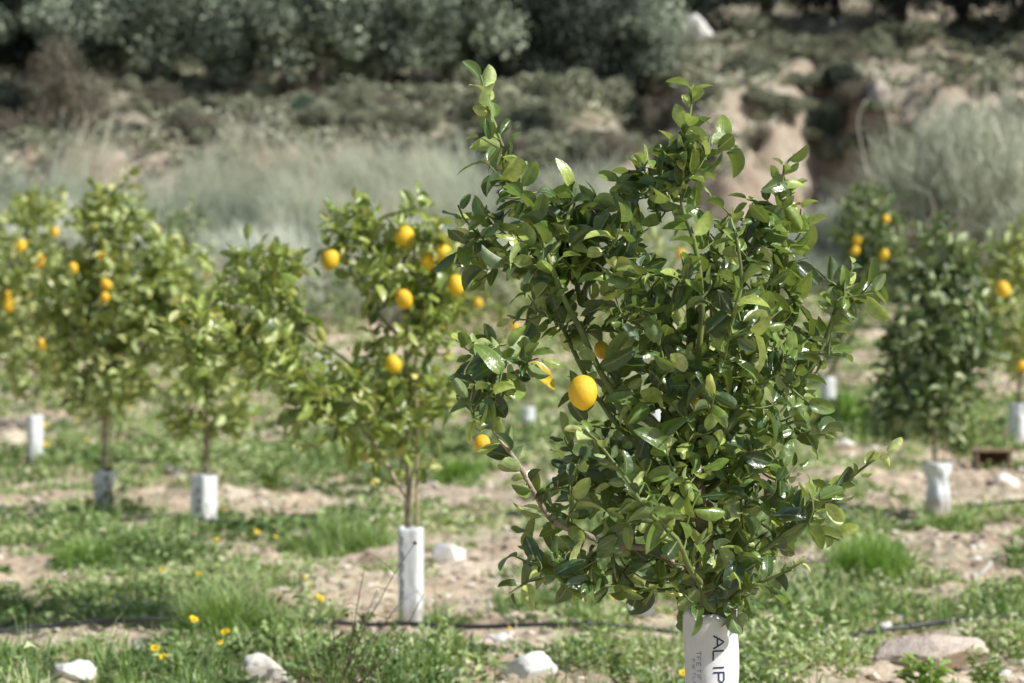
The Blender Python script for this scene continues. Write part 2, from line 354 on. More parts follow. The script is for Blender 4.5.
def leaf_fine(fold, curl, cup=0.0, wave=0.0, roll=0.0, tip=1.0):
    us = [0, .07, .22, .42, .62, .8, .93, 1.0]; vs = [-1, -.6, 0, .6, 1]; v = []
    for u in us:
        w = (1 - abs(2 * u ** (.9 * tip) - 1) ** 2.2) ** .62 if 0 < u < 1 else .03
        for t in vs:
            a = abs(t)
            z = fold * a * w * .5 - curl * u * u + cup * a * a * w * .5 + wave * math.sin(u * 9 + (1.6 if t > 0 else 0)) * a * .5 - roll * max(0, a - .6) * w
            v.append((u, t * .5 * w, z))
    q = []
    for i in range(len(us) - 1):
        for j in range(4): q.append((i * 5 + j, (i + 1) * 5 + j, (i + 1) * 5 + j + 1, i * 5 + j + 1))
    return np.array(v), np.zeros((0, 3), int), np.array(q)
LT_FINE = [leaf_fine(.22, .15, .1), leaf_fine(.4, .35, -.1, .05), leaf_fine(.15, -.15, .3, .05), leaf_fine(.55, .65, -.2, .07), leaf_fine(.7, .25, .1, .04), leaf_fine(.3, .1, -.35, .1), leaf_fine(-.15, .45, -.3, .08, .2), leaf_fine(.9, .3, .2, .05, 0, .9), leaf_fine(.3, .85, .1, .06, .2, 1.1)]

def put_leaves(mb, pos, d, nrm, ln, wr, tint, temps, m=0):
    """many leaves at once: pos/d/nrm (n,3), length, width ratio, tint (n)"""
    d = unit(d); nrm = unit(nrm - d * np.sum(nrm * d, -1, keepdims=True)); sd = np.cross(nrm, d)
    which = RNG.integers(0, len(temps), len(pos))
    for k, (tv, tt, tq) in enumerate(temps):
        I = np.where(which == k)[0]
        if not len(I): continue
        L = ln[I][:, None, None]; W = L * wr[I][:, None, None]
        v = pos[I][:, None, :] + L * (tv[None, :, 0:1] * d[I][:, None, :] + tv[None, :, 2:3] * nrm[I][:, None, :]) + W * tv[None, :, 1:2] * sd[I][:, None, :]
        n = len(I); K = len(tv); off = (np.arange(n) * K)[:, None, None]
        mb.add(v.reshape(-1, 3), (tt[None] + off).reshape(-1, 3), (tq[None] + off).reshape(-1, 4) if len(tq) else None, m, np.repeat(tint[I], K), np.tile((np.abs(tv[:, 1]) < 1e-6).astype(float) if K > 7 else np.zeros(K), n))

# ------------------------------------------------------------------ terrain sheets
def grid(name, xs, ys, mat):
    X, Y = np.meshgrid(xs, ys); Z = gz(X, Y)
    v = np.stack([X, Y, Z], -1).reshape(-1, 3); nx = len(xs); ny = len(ys)
    i = (np.arange(ny - 1)[:, None] * nx + np.arange(nx - 1)[None, :]).ravel()
    q = np.stack([i, i + 1, i + nx + 1, i + nx], -1)
    return link(name, npmesh(name, v, None, q, [mat]), kind='structure')

xs = np.concatenate([-np.geomspace(400, 7.2, 40), np.linspace(-7, 7, 520), np.geomspace(7.2, 400, 40)])
ys = np.concatenate([[-200, -60, -20, -5, 0, 3, 5], np.arange(6, 8, 0.1), np.arange(8, 17, 0.024), np.arange(17, 30, 0.05), np.arange(30, 38.01, 0.1)])
grid('ground', xs, ys, M['soil'])
xs = np.concatenate([-np.geomspace(400, 16.5, 40), np.arange(-16, 16, 0.14), np.geomspace(16.2, 400, 40)])
ys = np.concatenate([[38.0], np.arange(38.12, 60, 0.14), np.arange(60, 80, 0.6), np.geomspace(80, 600, 24)])
grid('hillside', xs, ys, M['hill'])

# ------------------------------------------------------------------ lemons
def lemon_mesh(name, mat):
    prof = []
    for k in range(17):
        t = k / 16 * PI; r = math.sin(t) ** 0.9; z = -math.cos(t)
        if k >= 14: z += 0.10 * ((k - 13) / 3) ** 1.2; r = max(r, 0) * (0.9 if k < 16 else 1)
        if k in (1, 2): r *= 0.92
        prof.append((r * 0.92, z * 1.05))
    K = 20; v = []
    for r, z in prof:
        for j in range(K):
            a = j * 2 * PI / K; e = 1 + 0.02 * math.sin(3 * a + z * 2)
            v.append((r * e * math.cos(a), r * e * math.sin(a), -z))
    q = [(i * K + j, i * K + (j + 1) % K, (i + 1) * K + (j + 1) % K, (i + 1) * K + j) for i in range(16) for j in range(K)]
    q = [f[::-1] for f in q]
    return npmesh(name, v, None, q, [mat])
LEM = [lemon_mesh('lemon', M['lemon']), lemon_mesh('lemon', M['orange_lemon'])]

# ------------------------------------------------------------------ citrus tree
def smooth_poly(pts, seg=6):
    """Catmull-Rom through points"""
    p = np.asarray(pts, float); p = np.vstack([2 * p[0] - p[1], p, 2 * p[-1] - p[-2]]); out = []
    for i in range(1, len(p) - 2):
        for t in np.linspace(0, 1, seg, endpoint=False):
            t2 = t * t; t3 = t2 * t
            out.append(0.5 * ((2 * p[i]) + (-p[i - 1] + p[i + 1]) * t + (2 * p[i - 1] - 5 * p[i] + 4 * p[i + 1] - p[i + 2]) * t2 + (-p[i - 1] + 3 * p[i] - 3 * p[i + 1] + p[i + 2]) * t3))
    out.append(p[-2]); return np.array(out)

def wob(pl, a, seed):
    pl = pl.copy()
    for i in range(1, len(pl) - 1):
        n = mn.noise_vector(Vector(pl[i] * 9.0) + Vector((seed, seed * 2, 0))); pl[i] += np.array(n) * a
    return pl

def citrus(label, base, trunk, branches, blobs, ntw, mat, lemons=(), hi=True, leaf=0.07, spacing=0.026, group=None, twl=(0.1, 0.34), seed=0, gaps=(), yellow=(), trunk_r=0.016, tmean=0.45):
    """base world (x,y,z); trunk / branches: lists of (world pts, r0, r1); blobs: (centre, radii, weight) volumes that carry twigs"""
    rng = np.random.default_rng(1000 + seed)
    base = np.array(base, float)
    root = empty('lemon_tree', base, label, 'tree', group)
    nodes = []
    mb = MB()
    pl = wob(smooth_poly(trunk), 0.012, seed); mb.tube(pl - base, [trunk_r * 1.25, trunk_r, trunk_r * 0.55], 8)
    link('trunk', mb.build('trunk', [M['bark']]), root)
    nodes += list(pl[len(pl) // 3:])
    extra = []
    for bi, (pts, r0, r1, leafy) in enumerate(branches):
        pl = wob(smooth_poly(pts), 0.014, seed + bi); mb = MB()
        mb.tube(pl - base, [r0, r1], 6)
        link('branch', mb.build('branch', [M['bark'] if r0 > 0.0102 else M['twig']]), root)
        nodes += list(pl)
        if leafy is not None: extra.append((pl, leafy))
    nodes = np.array(nodes)
    # targets in the crown volume
    w = np.array([b[2] for b in blobs], float); w /= w.sum(); T = []
    for k, (c, r, _) in enumerate(blobs):
        n = int(round(w[k] * ntw))
        d = unit(rng.normal(size=(n, 3))); rad = rng.random(n) ** (1 / 2.4)
        T.append(np.array(c) + d * rad[:, None] * np.array(r))
    T = np.vstack(T)
    for (gc, gr, _) in gaps: T = T[np.sum(((T - gc) / gr) ** 2, axis=1) > 1]
    dist = np.array([np.min(np.linalg.norm(nodes - t, axis=1)) for t in T]); T = T[np.argsort(dist)]
    fol = MB(); PP = []; DD = []; NN = []; LL = []; TT = []
    cc = np.average([b[0] for b in blobs], axis=0, weights=w)
    def leaves_along(pl, t0, sp, big=1.0):
        seg = np.linalg.norm(np.diff(pl, axis=0), axis=1); cum = np.concatenate([[0], np.cumsum(seg)]); tot = cum[-1]
        s = t0 * tot; ang = rng.random() * 6.28
        while s < tot + 1e-6:
            p = np.array([np.interp(s, cum, pl[:, k]) for k in range(3)])
            i = min(np.searchsorted(cum, s, 'right') - 1, len(seg) - 1); i = max(i, 0)
            td = unit(pl[i + 1] - pl[i])
            a = unit(np.cross(td, [0.2, 0.1, 1.0])); b = np.cross(td, a)
            ang += 2.4 + rng.normal() * 0.3
            rad = math.cos(ang) * a + math.sin(ang) * b
            end = s / tot
            d = rad * (0.95 - 0.35 * end) + td * (0.35 + 0.5 * end) + np.array([0, 0, 0.08 - 0.25 * rng.random()]) + rng.normal(size=3) * 0.16
            out = unit(p - cc) * np.array([1, 1, 0.6])
            nn = np.array([0.25, -0.1, 0.75]) + out * 0.3 + rng.normal(size=3) * 0.8
            PP.append(p + unit(d) * 0.008); DD.append(d); NN.append(nn)
            sz = leaf * big * rng.uniform(0.55, 1.25) * (1 - 0.22 * max(0, end - 0.6) / 0.4)
            LL.append(sz)
            TT.append(np.clip(tmean + rng.normal() * 0.26 + (0.25 if end > 0.85 else 0), 0.0, 0.97))
            s += sp * rng.uniform(0.7, 1.3)
    for t in T:
        dd = np.linalg.norm(nodes - t, axis=1) + 0.6 * np.maximum(0, nodes[:, 2] - t[2] + 0.02)
        i = np.argmin(dd); a = nodes[i]; L = np.linalg.norm(t - a)
        if L < 0.04: t = a + unit(t - a + rng.normal(size=3) * .02) * twl[0]; L = twl[0]
        if L > twl[1]: t = a + (t - a) / L * twl[1] * rng.uniform(0.8, 1); L = twl[1]
        mid = (a + t) / 2 + np.array([rng.normal() * 0.12, rng.normal() * 0.12, -0.10 + rng.random() * 0.12]) * L
        pl = smooth_poly([a, mid, t], 4)
        fol.tube(pl, [0.0032, 0.0016], 4 if hi else 3, 1, cap=False)
        leaves_along(pl, 0.12, spacing)
        nodes = np.vstack([nodes, pl[2:]])
    for pl, (t0, big) in extra: leaves_along(pl, t0, spacing * 0.8, big)
    PP = np.array(PP); DD = np.array(DD); NN = np.array(NN); LL = np.array(LL); TT = np.array(TT)
    for y in yellow:   # the leaf nearest this point has turned yellow
        TT[np.argmin(np.linalg.norm(PP - np.array(y), axis=1))] = 1.0
    fol2 = fol
    put_leaves(fol2, PP, DD, NN, LL, rng.uniform(0.5, 0.66, len(LL)), TT, LT_FINE if hi else LT_HI, 0)
    fol2.v = [v - base for v in fol2.v]
    link('foliage', fol2.build('foliage', [mat, M['twig']]), root)
    for (x, y, z, r, kind) in lemons:
        o = link('lemon', LEM[kind], root, np.array((x, y, z)) - base)
        o.scale = (r, r, r * rng.uniform(1.0, 1.12)); o.rotation_euler = (rng.normal() * 0.35, rng.normal() * 0.35, rng.random() * 6)
    return root, len(LL)

def blob(px, py, rx, ry, Y, w, ry_depth=None, dy=0):
    s = Y / F
    return (np.array(P(px, py, Y + dy)), np.array([rx * s, ry_depth if ry_depth else min(rx, ry) * s * 1.0, ry * s]), w)

# --- the tree in focus
Y1 = 5.6
def pts1(*a): return [P(px, py, Y1 + dy) for px, py, dy in a]
b1 = P(711, 829, Y1)
trunk1 = pts1((711, 829, 0), (709, 700, 0), (706, 600, 0), (700, 500, .02), (690, 400, .03), (690, 300, .03))
br1 = [
    (pts1((704, 560, 0), (660, 480, -.05), (600, 370, -.08), (545, 250, -.1), (508, 160, -.1), (492, 118, -.08), (480, 74, -.07)), .010, .0024, (0.55, 1.2)),
    (pts1((694, 440, 0.02), (700, 340, -.1), (692, 240, -.14), (683, 180, -.13), (690, 88, -.12)), .009, .0026, (0.55, 1.0)),
    (pts1((698, 480, 0), (745, 380, .05), (770, 290, .04), (778, 220, 0), (787, 162, -.02)), .009, .0026, (0.6, 1.0)),
    (pts1((705, 590, 0), (655, 550, -.1), (600, 540, -.15), (556, 520, -.17), (518, 468, -.18), (490, 420, -.18), (484, 350, -.16)), .0105, .003, (0.5, 1.0)),
    (pts1((660, 470, -.05), (600, 400, 0), (545, 300, .05), (500, 255, .03), (458, 205, 0)), .008, .0025, (0.45, 1.0)),
    (pts1((706, 600, 0), (750, 560, -.1), (800, 522, -.12), (845, 485, -.14), (888, 452, -.15)), .008, .0025, (0.4, 0.9)),
    (pts1((700, 500, .02), (760, 440, .1), (810, 370, .15), (840, 300, .15), (852, 262, .15)), .009, .0025, (0.5, 1.0)),
    (pts1((700, 500, 0), (660, 380, .15), (650, 280, .18), (625, 200, .15), (650, 158, .12)), .008, .0025, (0.6, 1.0)),
    (pts1((704, 580, 0), (640, 590, -.12), (590, 585, -.2), (560, 560, -.22)), .006, .0025, (0.3, 1.0)),
    (pts1((706, 610, 0), (690, 560, -.25), (640, 500, -.38), (585, 430, -.42)), .008, .003, (0.5, 1.0)),
    (pts1((708, 615, 0), (740, 590, -.16), (775, 575, -.22), (805, 560, -.24)), .006, .0025, (0.3, 0.8)),
    (pts1((706, 600, 0), (715, 520, .2), (730, 420, .36), (720, 330, .4)), .009, .003, (0.5, 1.0)),
    (pts1((694, 440, 0), (720, 360, -.25), (740, 290, -.33), (735, 230, -.33)), .008, .003, (0.5, 1.0)),
]
bl1 = [blob(730, 240, 34, 26, Y1, .35, .15), blob(590, 240, 50, 40, Y1, .7, .2), blob(700, 340, 125, 105, Y1, 3.2, .38), blob(660, 480, 120, 95, Y1, 3.3, .36), blob(765, 330, 72, 95, Y1, 1.1, .3),
       blob(560, 270, 75, 70, Y1, 1.0, .2), blob(495, 235, 32, 34, Y1, .28, .1), blob(510, 175, 20, 36, Y1, .16, .06, -.1),
       blob(497, 375, 28, 50, Y1, .5, .12, -.18), blob(700, 560, 95, 42, Y1, 1.0, .25), blob(800, 500, 45, 34, Y1, .35, .12, -.1),
       blob(640, 190, 45, 30, Y1, .4, .12), blob(690, 150, 26, 50, Y1, .4, .08, -.1), blob(782, 215, 26, 45, Y1, .3, .08),
       blob(560, 560, 42, 20, Y1, .35, .12, -.15), blob(845, 300, 14, 40, Y1, .2, .12, .1), blob(700, 600, 45, 16, Y1, .22, .12), blob(790, 430, 35, 50, Y1, .35, .2)]
lem1 = [(*P(583, 392, 5.18), .034, 0), (*P(482, 444, 5.5), .021, 1), (*P(602, 350, 5.66), .020, 0), (*P(698, 404, 5.45), .012, 0)]
citrus('large dark green lemon tree in sharp focus in the foreground', b1, trunk1, br1, bl1, 600, M['leaf_near'], lem1, True, .059, .021,
       None, (.08, .24), 1, gaps=[blob(530, 430, 30, 66, Y1, 1, 1.0), blob(850, 395, 48, 60, Y1, 1, 1.0), blob(737, 178, 22, 36, Y1, 1, 1.0), blob(585, 165, 26, 26, Y1, 1, 1.0), blob(525, 330, 16, 26, Y1, 1, 1.)], yellow=[P(535, 384, 5.4)], trunk_r=.019, tmean=.42)

# --- trees behind, by row
def Tr(px, Y): x = (px - CX) / F * Y; return (x, Y, gz1(x, Y) - 0.02)
def W(Y, *a): return [P(px, py, Y + dy) for px, py, dy in a]
def lems(Y, lst): return [(*P(px, py, Y - dy * .95), r * .95 / F * Y, k) for px, py, r, dy, k in lst]
YB = 10.7
b2 = Tr(410, YB)
citrus('mid-sized lemon tree with bright yellow fruit and a tall white guard', b2,
       [b2] + W(YB, (408, 520, 0), (408, 430, 0), (405, 330, 0), (404, 230, 0)),
       [(W(YB, (408, 500, 0), (370, 440, -.1), (320, 400, -.2), (270, 330, -.25), (262, 262, -.2)), .011, .004, (0.5, 1.0)),
        (W(YB, (404, 420, 0), (350, 420, -.25), (290, 385, -.4), (235, 350, -.5), (180, 335, -.55)), .010, .004, (0.35, 1.1)),
        (W(YB, (405, 340, 0), (380, 315, 0), (350, 270, .05), (335, 215, .05)), .009, .003, (0.5, 1.0)),
        (W(YB, (408, 400, 0), (435, 350, 0), (455, 300, 0), (450, 240, 0)), .009, .003, (0.6, 1.0)),
        (W(YB, (410, 480, 0), (435, 420, .1), (460, 370, .1)), .008, .003, (0.5, 1.0)),
        (W(YB, (400, 400, 0), (330, 350, .2), (230, 290, .2), (200, 250, .2)), .008, .003, (0.6, 1.0))],
       [blob(400, 260, 55, 60, YB, 1.5, .25), blob(350, 225, 28, 30, YB, .4, .12), blob(395, 400, 58, 90, YB, 1.8, .3), blob(250, 325, 72, 56, YB, 1.6, .25, -.3),
        blob(330, 400, 60, 50, YB, 1.3, .25, -.2), blob(190, 335, 26, 28, YB, .35, .12, -.5), blob(270, 262, 45, 22, YB, .4, .15, -.2), blob(440, 300, 22, 60, YB, .5, .15)],
       480, M['leaf_mid'], lems(YB, [(330, 259, 10.5, .12, 0), (404, 236, 10.5, .15, 0), (443, 254, 10.5, .12, 0), (427, 262, 9, .1, 0), (456, 285, 9.5, .1, 0), (404, 299, 9.5, .22, 1), (393, 364, 9, .3, 0)]),
       True, .074, .027, 'lemon trees in the rows behind', (.12, .38), 2, yellow=[P(420, 375, YB - .2), P(420, 385, YB - .2), P(425, 390, YB - .2)], trunk_r=.014, tmean=.6)

def small_tree(label, px, Y, blobs, ntw, mat, lemons=(), branches=(), seed=0, top=None, leaf=.088, sp=.034, tmean=.66, lean=0, trunk_r=.016):
    b = Tr(px, Y)
    cy = top if top else min(bb[1] for bb in blobs)
    bp = CY + (CAMZ - b[2]) * F / Y
    tr = [b] + W(Y, (px + lean * .25, bp - (bp - cy) * .33, 0), (px + lean * .6, bp - (bp - cy) * .66, 0), (px + lean, cy, 0))
    brs = [(W(Y, (px + lean * .3, bp - (bp - cy) * .4, 0), *a), .009, .003, (0.6, 1.0)) for a in branches]
    return citrus(label, b, tr, brs, [blob(bx, by, rx * 1.13, ry * 1.06, Y, w, dep, dy) for bx, by, rx, ry, w, dep, dy in blobs], int(ntw * 2.6), mat, lems(Y, lemons), False,
                  leaf, sp * .85, 'lemon trees in the rows behind', (.14, .42), seed, trunk_r=trunk_r, tmean=tmean)

small_tree('short lemon tree with a low crown above a square white guard', 206, 16,
           [(208, 395, 42, 42, 2, .25, 0), (205, 365, 30, 22, 1, .2, 0), (240, 420, 22, 25, .6, .15, 0), (182, 420, 20, 25, .5, .15, 0)], 50, M['leaf_mid'], seed=3, top=355)
small_tree('tall twin-stemmed lemon tree above a crumpled white guard on the left', 104, 16.4,
           [(112, 280, 72, 80, 3.4, .4, 0), (100, 205, 14, 28, .4, .15, 0), (160, 310, 48, 65, 1.8, .3, 0), (105, 375, 44, 40, 1.3, .3, 0), (70, 300, 35, 60, 1, .3, 0), (130, 205, 10, 22, .25, .1, 0)], 290, M['leaf_mid'],
           [(73, 268, 5.5, .3, 1), (101, 256, 4.5, .3, 1), (106, 284, 5.5, .4, 1), (105, 297, 5, .4, 1), (193, 311, 6, .2, 0), (181, 322, 6, .2, 0)],
           [((130, 330, 0), (165, 280, 0), (180, 240, 0)), ((80, 330, 0), (66, 260, 0))], 4, top=210)
small_tree('lemon tree at the left edge with a smooth upright white guard', 36, 21,
           [(20, 270, 48, 70, 3, .5, 0), (40, 360, 35, 45, 1.4, .35, 0), (45, 205, 22, 22, .4, .2, 0), (-20, 300, 40, 70, 1.5, .4, 0)], 220, M['leaf_mid'],
           [(21, 246, 6, .4, 0), (55, 232, 4.5, .3, 1), (40, 261, 6.5, .5, 1), (9, 305, 6.5, .4, 0), (8, 294, 4, .4, 1), (42, 344, 5, .4, 1)], [((10, 300, 0), (0, 230, 0))], 5, top=215)
small_tree('upright lemon tree with a dense dark crown above a pinched white guard', 935, 15.8,
           [(935, 330, 50, 70, 3, .35, 0), (945, 260, 28, 35, .9, .2, 0), (925, 400, 48, 38, 1.5, .3, 0), (975, 350, 25, 50, .7, .2, 0), (893, 400, 20, 45, .5, .2, 0)], 200, M['leaf_green'],
           [(1, 1, 3, 0, 0)][:0], [((960, 340, 0), (985, 280, 0)), ((905, 380, 0), (890, 330, 0))], 6, top=235, tmean=.55)
small_tree('lemon tree with one large lemon cut by the right edge', 1019, 20,
           [(1010, 300, 40, 60, 2, .4, 0), (1030, 250, 40, 45, 1, .3, 0), (1040, 350, 40, 40, 1, .3, 0), (985, 330, 18, 40, .5, .2, 0)], 130, M['leaf_mid'],
           [(1003, 289, 8, .4, 0), (1022, 366, 6, .4, 1)], [((1000, 320, 0), (985, 270, 0))], 7, top=215)
small_tree('leaning lemon tree with four small lemons in front of the wispy bush', 829, 21,
           [(868, 225, 32, 36, 2, .35, 0), (885, 270, 26, 28, 1, .25, 0), (845, 300, 22, 40, .7, .25, 0), (835, 345, 16, 25, .3, .2, 0)], 120, M['leaf_green'],
           [(857, 240, 5, .3, 0), (855, 251, 5, .3, 0), (884, 255, 5.5, .3, 0), (886, 219, 4.5, .3, 1), (866, 235, 3.5, .2, 1)], [((850, 300, 0), (885, 250, 0))], 8, top=200, lean=38, tmean=.55)
small_tree('distant lemon tree seen between the two nearest crowns', 529, 26,
           [(500, 310, 60, 40, 2, .5, 0), (530, 355, 40, 30, 1, .4, 0), (470, 285, 25, 35, .7, .3, 0), (540, 260, 40, 40, 1, .4, 0)], 150, M['leaf_mid'],
           [(515, 327, 5, .5, 0), (534, 331, 4.5, .5, 1), (478, 303, 5, .5, 0), (441, 316, 4, .5, 0), (443, 327, 4.5, .5, 0), (456, 316, 3.5, .5, 1)], [((480, 330, 0), (450, 300, 0))], 9, top=240, leaf=.08, sp=.06)
small_tree('farthest small lemon tree with a glimpse of white guard', 326, 31,
           [(330, 300, 34, 34, 1, .4, 0), (345, 270, 20, 22, .5, .3, 0)], 55, M['leaf_green'], seed=10, top=262, leaf=.08, sp=.06)
small_tree('thin pale lemon tree standing against the grey grass on the left', 186, 26,
           [(182, 235, 34, 40, 1.5, .4, 0), (190, 300, 30, 40, 1, .4, 0)], 75, M['leaf_green'], seed=11, top=205, leaf=.08, sp=.055, tmean=.65)
small_tree('distant lemon tree hidden behind the crown of the foreground tree', 655, 21,
           [(655, 255, 40, 45, 1.5, .4, 0), (640, 330, 50, 40, 1, .4, 0)], 90, M['leaf_mid'], [(681, 254, 5, .5, 1)], seed=12, top=225, leaf=.075, sp=.055)

# ------------------------------------------------------------------ tree guards
def glyph(s):
    return {'A': [((0, 0), (.5, 1)), ((.5, 1), (1, 0)), ((.2, .36), (.8, .36))], 'L': [((0, 1), (0, 0)), ((0, 0), (.75, 0))], 'I': [((.12, 0), (.12, 1))],
            'P': [((0, 0), (0, 1)), ((0, 1), (.6, 1)), ((.6, 1), (.8, .76)), ((.8, .76), (.6, .5)), ((.6, .5), (0, .5))],
            'T': [((0, 1), (.9, 1)), ((.45, 1), (.45, 0))], 'F': [((0, 0), (0, 1)), ((0, 1), (.7, 1)), ((0, .5), (.55, .5))],
            'E': [((0, 0), (0, 1)), ((0, 1), (.7, 1)), ((0, .5), (.55, .5)), ((0, 0), (.7, 0))]}[s]

def guard(label, px, Y, w, h, rot, sq=0.5, crumple=0.006, flare=0.0, waist=0.0, text=(), seed=0, lean=(0, 0), z0=None, notch=0.0):
    b = Tr(px, Y); b = (b[0], b[1], b[2] if z0 is None else z0)
    rnd = np.random.default_rng(seed)
    R = w / 2
    def surf(th, z, off=0.0):
        t = z / h
        c, s = math.cos(th), math.sin(th)
        e = 2 / (2 + sq * 8)
        k = (abs(c) ** (1 / e) + abs(s) ** (1 / e)) ** (-e)
        r = R * k * (1 / (1 + 0.16 * sq)) * (1 + flare * max(0, t - .75) * 4 * (0.5 + 0.5 * math.sin(2 * th + 1)) - waist * math.exp(-((t - .62) / .16) ** 2))
        n = mn.noise(Vector((c * 1.3 + seed, s * 1.3, z * 7))) + 0.5 * mn.noise(Vector((c * 3, s * 3 + seed, z * 16)))
        r += crumple * n + off
        a = th + rot
        return (r * math.cos(a) + lean[0] * t * t, r * math.sin(a) + lean[1] * t * t, z)
    K = 56; H = 26; v = []; 
    for i in range(H + 1):
        for j in range(K):
            th = j * 2 * PI / K
            hh = h * (1 + notch * (math.sin(th * 2 + seed) * .5 + .35 * math.sin(th * 5)))
            v.append(surf(th, hh * i / H if i > 0 else -0.03))
    for i in range(H, -1, -1):
        for j in range(K):
            th = j * 2 * PI / K
            hh = h * (1 + notch * (math.sin(th * 2 + seed) * .5 + .35 * math.sin(th * 5)))
            v.append(surf(th, (hh - 0.0005) * i / H if i > 0 else -0.03, -0.0014))
    q = [(i * K + j, i * K + (j + 1) % K, (i + 1) * K + (j + 1) % K, (i + 1) * K + j) for i in range(2 * H + 1) for j in range(K)]
    o = link('tree_guard', npmesh('tree_guard', v, None, q, [M['plastic']]), None, b, label, 'tree guard', 'white plastic guards around the trunks')
    for word, az, ztop, size, adv, sw, ink in text:
        # az: world azimuth of the baseline; glyph up runs around the tube, the line runs down it
        cur = 0.0
        for gi, ch in enumerate(word):
            mb = MB(); here = cur; cur += .42 if ch == 'I' else 1.0
            for (x0, y0), (x1, y1) in glyph(ch):
                nseg = 7; dx, dy = x1 - x0, y1 - y0; L = math.hypot(dx, dy) or 1; nx, ny = -dy / L, dx / L
                vv = []
                for k in range(nseg + 1):
                    t = k / nseg
                    for sg in (-1, 1):
                        gx = x0 + dx * t + nx * sg * sw * .5; gy = y0 + dy * t + ny * sg * sw * .5
                        zz = ztop - here * adv - gx * adv * .85
                        th = az + gy * size / R - rot
                        vv.append(surf(th, zz, 0.0012 + 0.0002 * (gi % 2)))
                mb.add(vv, None, [(2 * k, 2 * k + 1, 2 * k + 3, 2 * k + 2) for k in range(nseg)])
            link('letter', mb.build('letter', [M[ink]]), o)
    return o

FR = -PI / 2     # azimuth that faces the camera
g1 = guard('white plastic guard with navy letters around the foreground trunk', 711, Y1, (.127), .505, .7, .3, .006, .10, 0, notch=.03, seed=2,
      text=[('ALIPAL', FR + .0, .456, .027, .035, .12, 'ink'), ('TFETIFTE', FR - .62, .42, .011, .0135, .12, 'faint_ink'), ('FIETLF', FR - .82, .40, .008, .012, .12, 'faint_ink')], z0=.12)
guard('tallest narrow white guard with marks down its left edge', 411, YB, (.118), .495, -.17, .9, .004, 0, 0, seed=3,
      text=[('ALIPALIPAL', FR - .80, .46, .014, .035, .16, 'ink'), ], notch=.005)
guard('square white guard with dark letters on its shaded side, under the short tree', 204, 15.9, .160, .42, -.68, .9, .005, .05, 0, seed=4,
      text=[('ALIPALIP', FR - .75, .34, .05, .034, .16, 'ink')], notch=.03, z0=gz1(-2.03, 15.9) - .1)
guard('crumpled leaning white guard under the tall twin-stemmed tree', 103, 16.4, .13, .32, .25, .4, .028, .18, .12, seed=5, notch=.08, lean=(.02, 0))
guard('smooth upright white guard at the far left of the row', 35, 21, .142, .47, .5, .8, .004, 0, 0, seed=6)
guard('pinched white guard with a flared folded top under the dense dark tree', 939, 15.8, .165, .36, .15, .3, .016, .3, .2, seed=7, notch=.04, lean=(-.02, 0))
guard('white guard cut by the right edge of the view', 1018, 20, .17, .42, .2, .2, .012, .1, 0, seed=8)
guard('white guard rising from bright weeds behind the foreground tree', 828, 21, .13, .5, .2, .5, .006, 0, 0, seed=9)
guard('small distant white guard seen between the two nearest crowns', 528, 26, .15, .34, .3, .5, .006, 0, 0, seed=10)
guard('tiny farthest white guard below the small tree', 326, 31, .14, .36, .3, .5, .006, 0, 0, seed=11)
guard('white guard hidden in shade behind the foreground crown', 655, 21, .13, .4, .3, .5, .006, 0, 0, seed=12)

def cane(label, px, Y, off, h):
    b = Tr(px, Y); mb = MB()
    pts = np.array([(off[0], off[1], -.05), (off[0] * .9 + .004, off[1], h * .5), (off[0] * .7, off[1], h)])
    pl = smooth_poly(pts, 8); mb.tube(pl, .0065, 8)
    for k in range(5):
        z = h * (k + .5) / 5; c = np.array([np.interp(z, pl[:, 2], pl[:, i]) for i in range(3)])
        mb.tube([c - (0, 0, .004), c, c + (0, 0, .004)], [.0066, .0082, .0066], 8)
    link('support_cane', mb.build('support_cane', [M['cane']]), None, b, label, 'cane', 'canes tied beside the trunks')
cane('pale cane standing beside the trunk of the fruiting middle tree', 410, YB, (.03, -.03, 0), 1.75)
cane('pale cane beside the trunk of the short left tree', 206, 16, (.02, -.04, 0), .95)
cane('pale cane beside the twin-stemmed left tree', 104, 16.4, (.05, -.03, 0), 1.2)
cane('pale cane beside the dense dark tree on the right', 935, 15.8, (.06, -.03, 0), 1.3)

# ------------------------------------------------------------------ drip hoses
def hose(label, pxs, y0, seed):
    pts = []
    for px in pxs:
        Y = y0 + .12 * math.sin(px * .006 + seed) + .05 * math.sin(px * .021)
        x = (px - CX) / F * y0
        pts.append((x, Y))
    out = []
    pts = np.array(pts)
    xx = np.linspace(pts[0, 0], pts[-1, 0], 140); yy = np.interp(xx, pts[:, 0], pts[:, 1])
    zz = gz(xx, yy); zs = np.convolve(np.pad(zz, 3, 'edge'), np.ones(7) / 7, 'valid') + 0.05
    mb = MB(); mb.tube(np.stack([xx, yy, zs], -1), .0105, 8)
    o = link('drip_hose', mb.build('drip_hose', [M['hose']]), None, None, label, 'hose', 'black drip hoses along the rows')
    mb = MB()
    for k in range(8, 140, 22):
        c = np.array([xx[k], yy[k], zs[k]]); mb = MB(); mb.tube([c - (.022, 0, 0), c + (.022, 0, 0)], .0135, 8)
        link('emitter', mb.build('emitter', [M['hose']]), o)
hose('nearest black drip hose crossing in front of the tall narrow guard', list(range(-500, 1600, 60)), 10.35, .4)
hose('second black drip hose lying behind the white wedge of rock', list(range(-400, 1500, 60)), 15.7, 2.0)
hose('farthest black drip hose, mostly hidden in the weeds', list(range(-400, 1500, 60)), 20.6, 1.1)

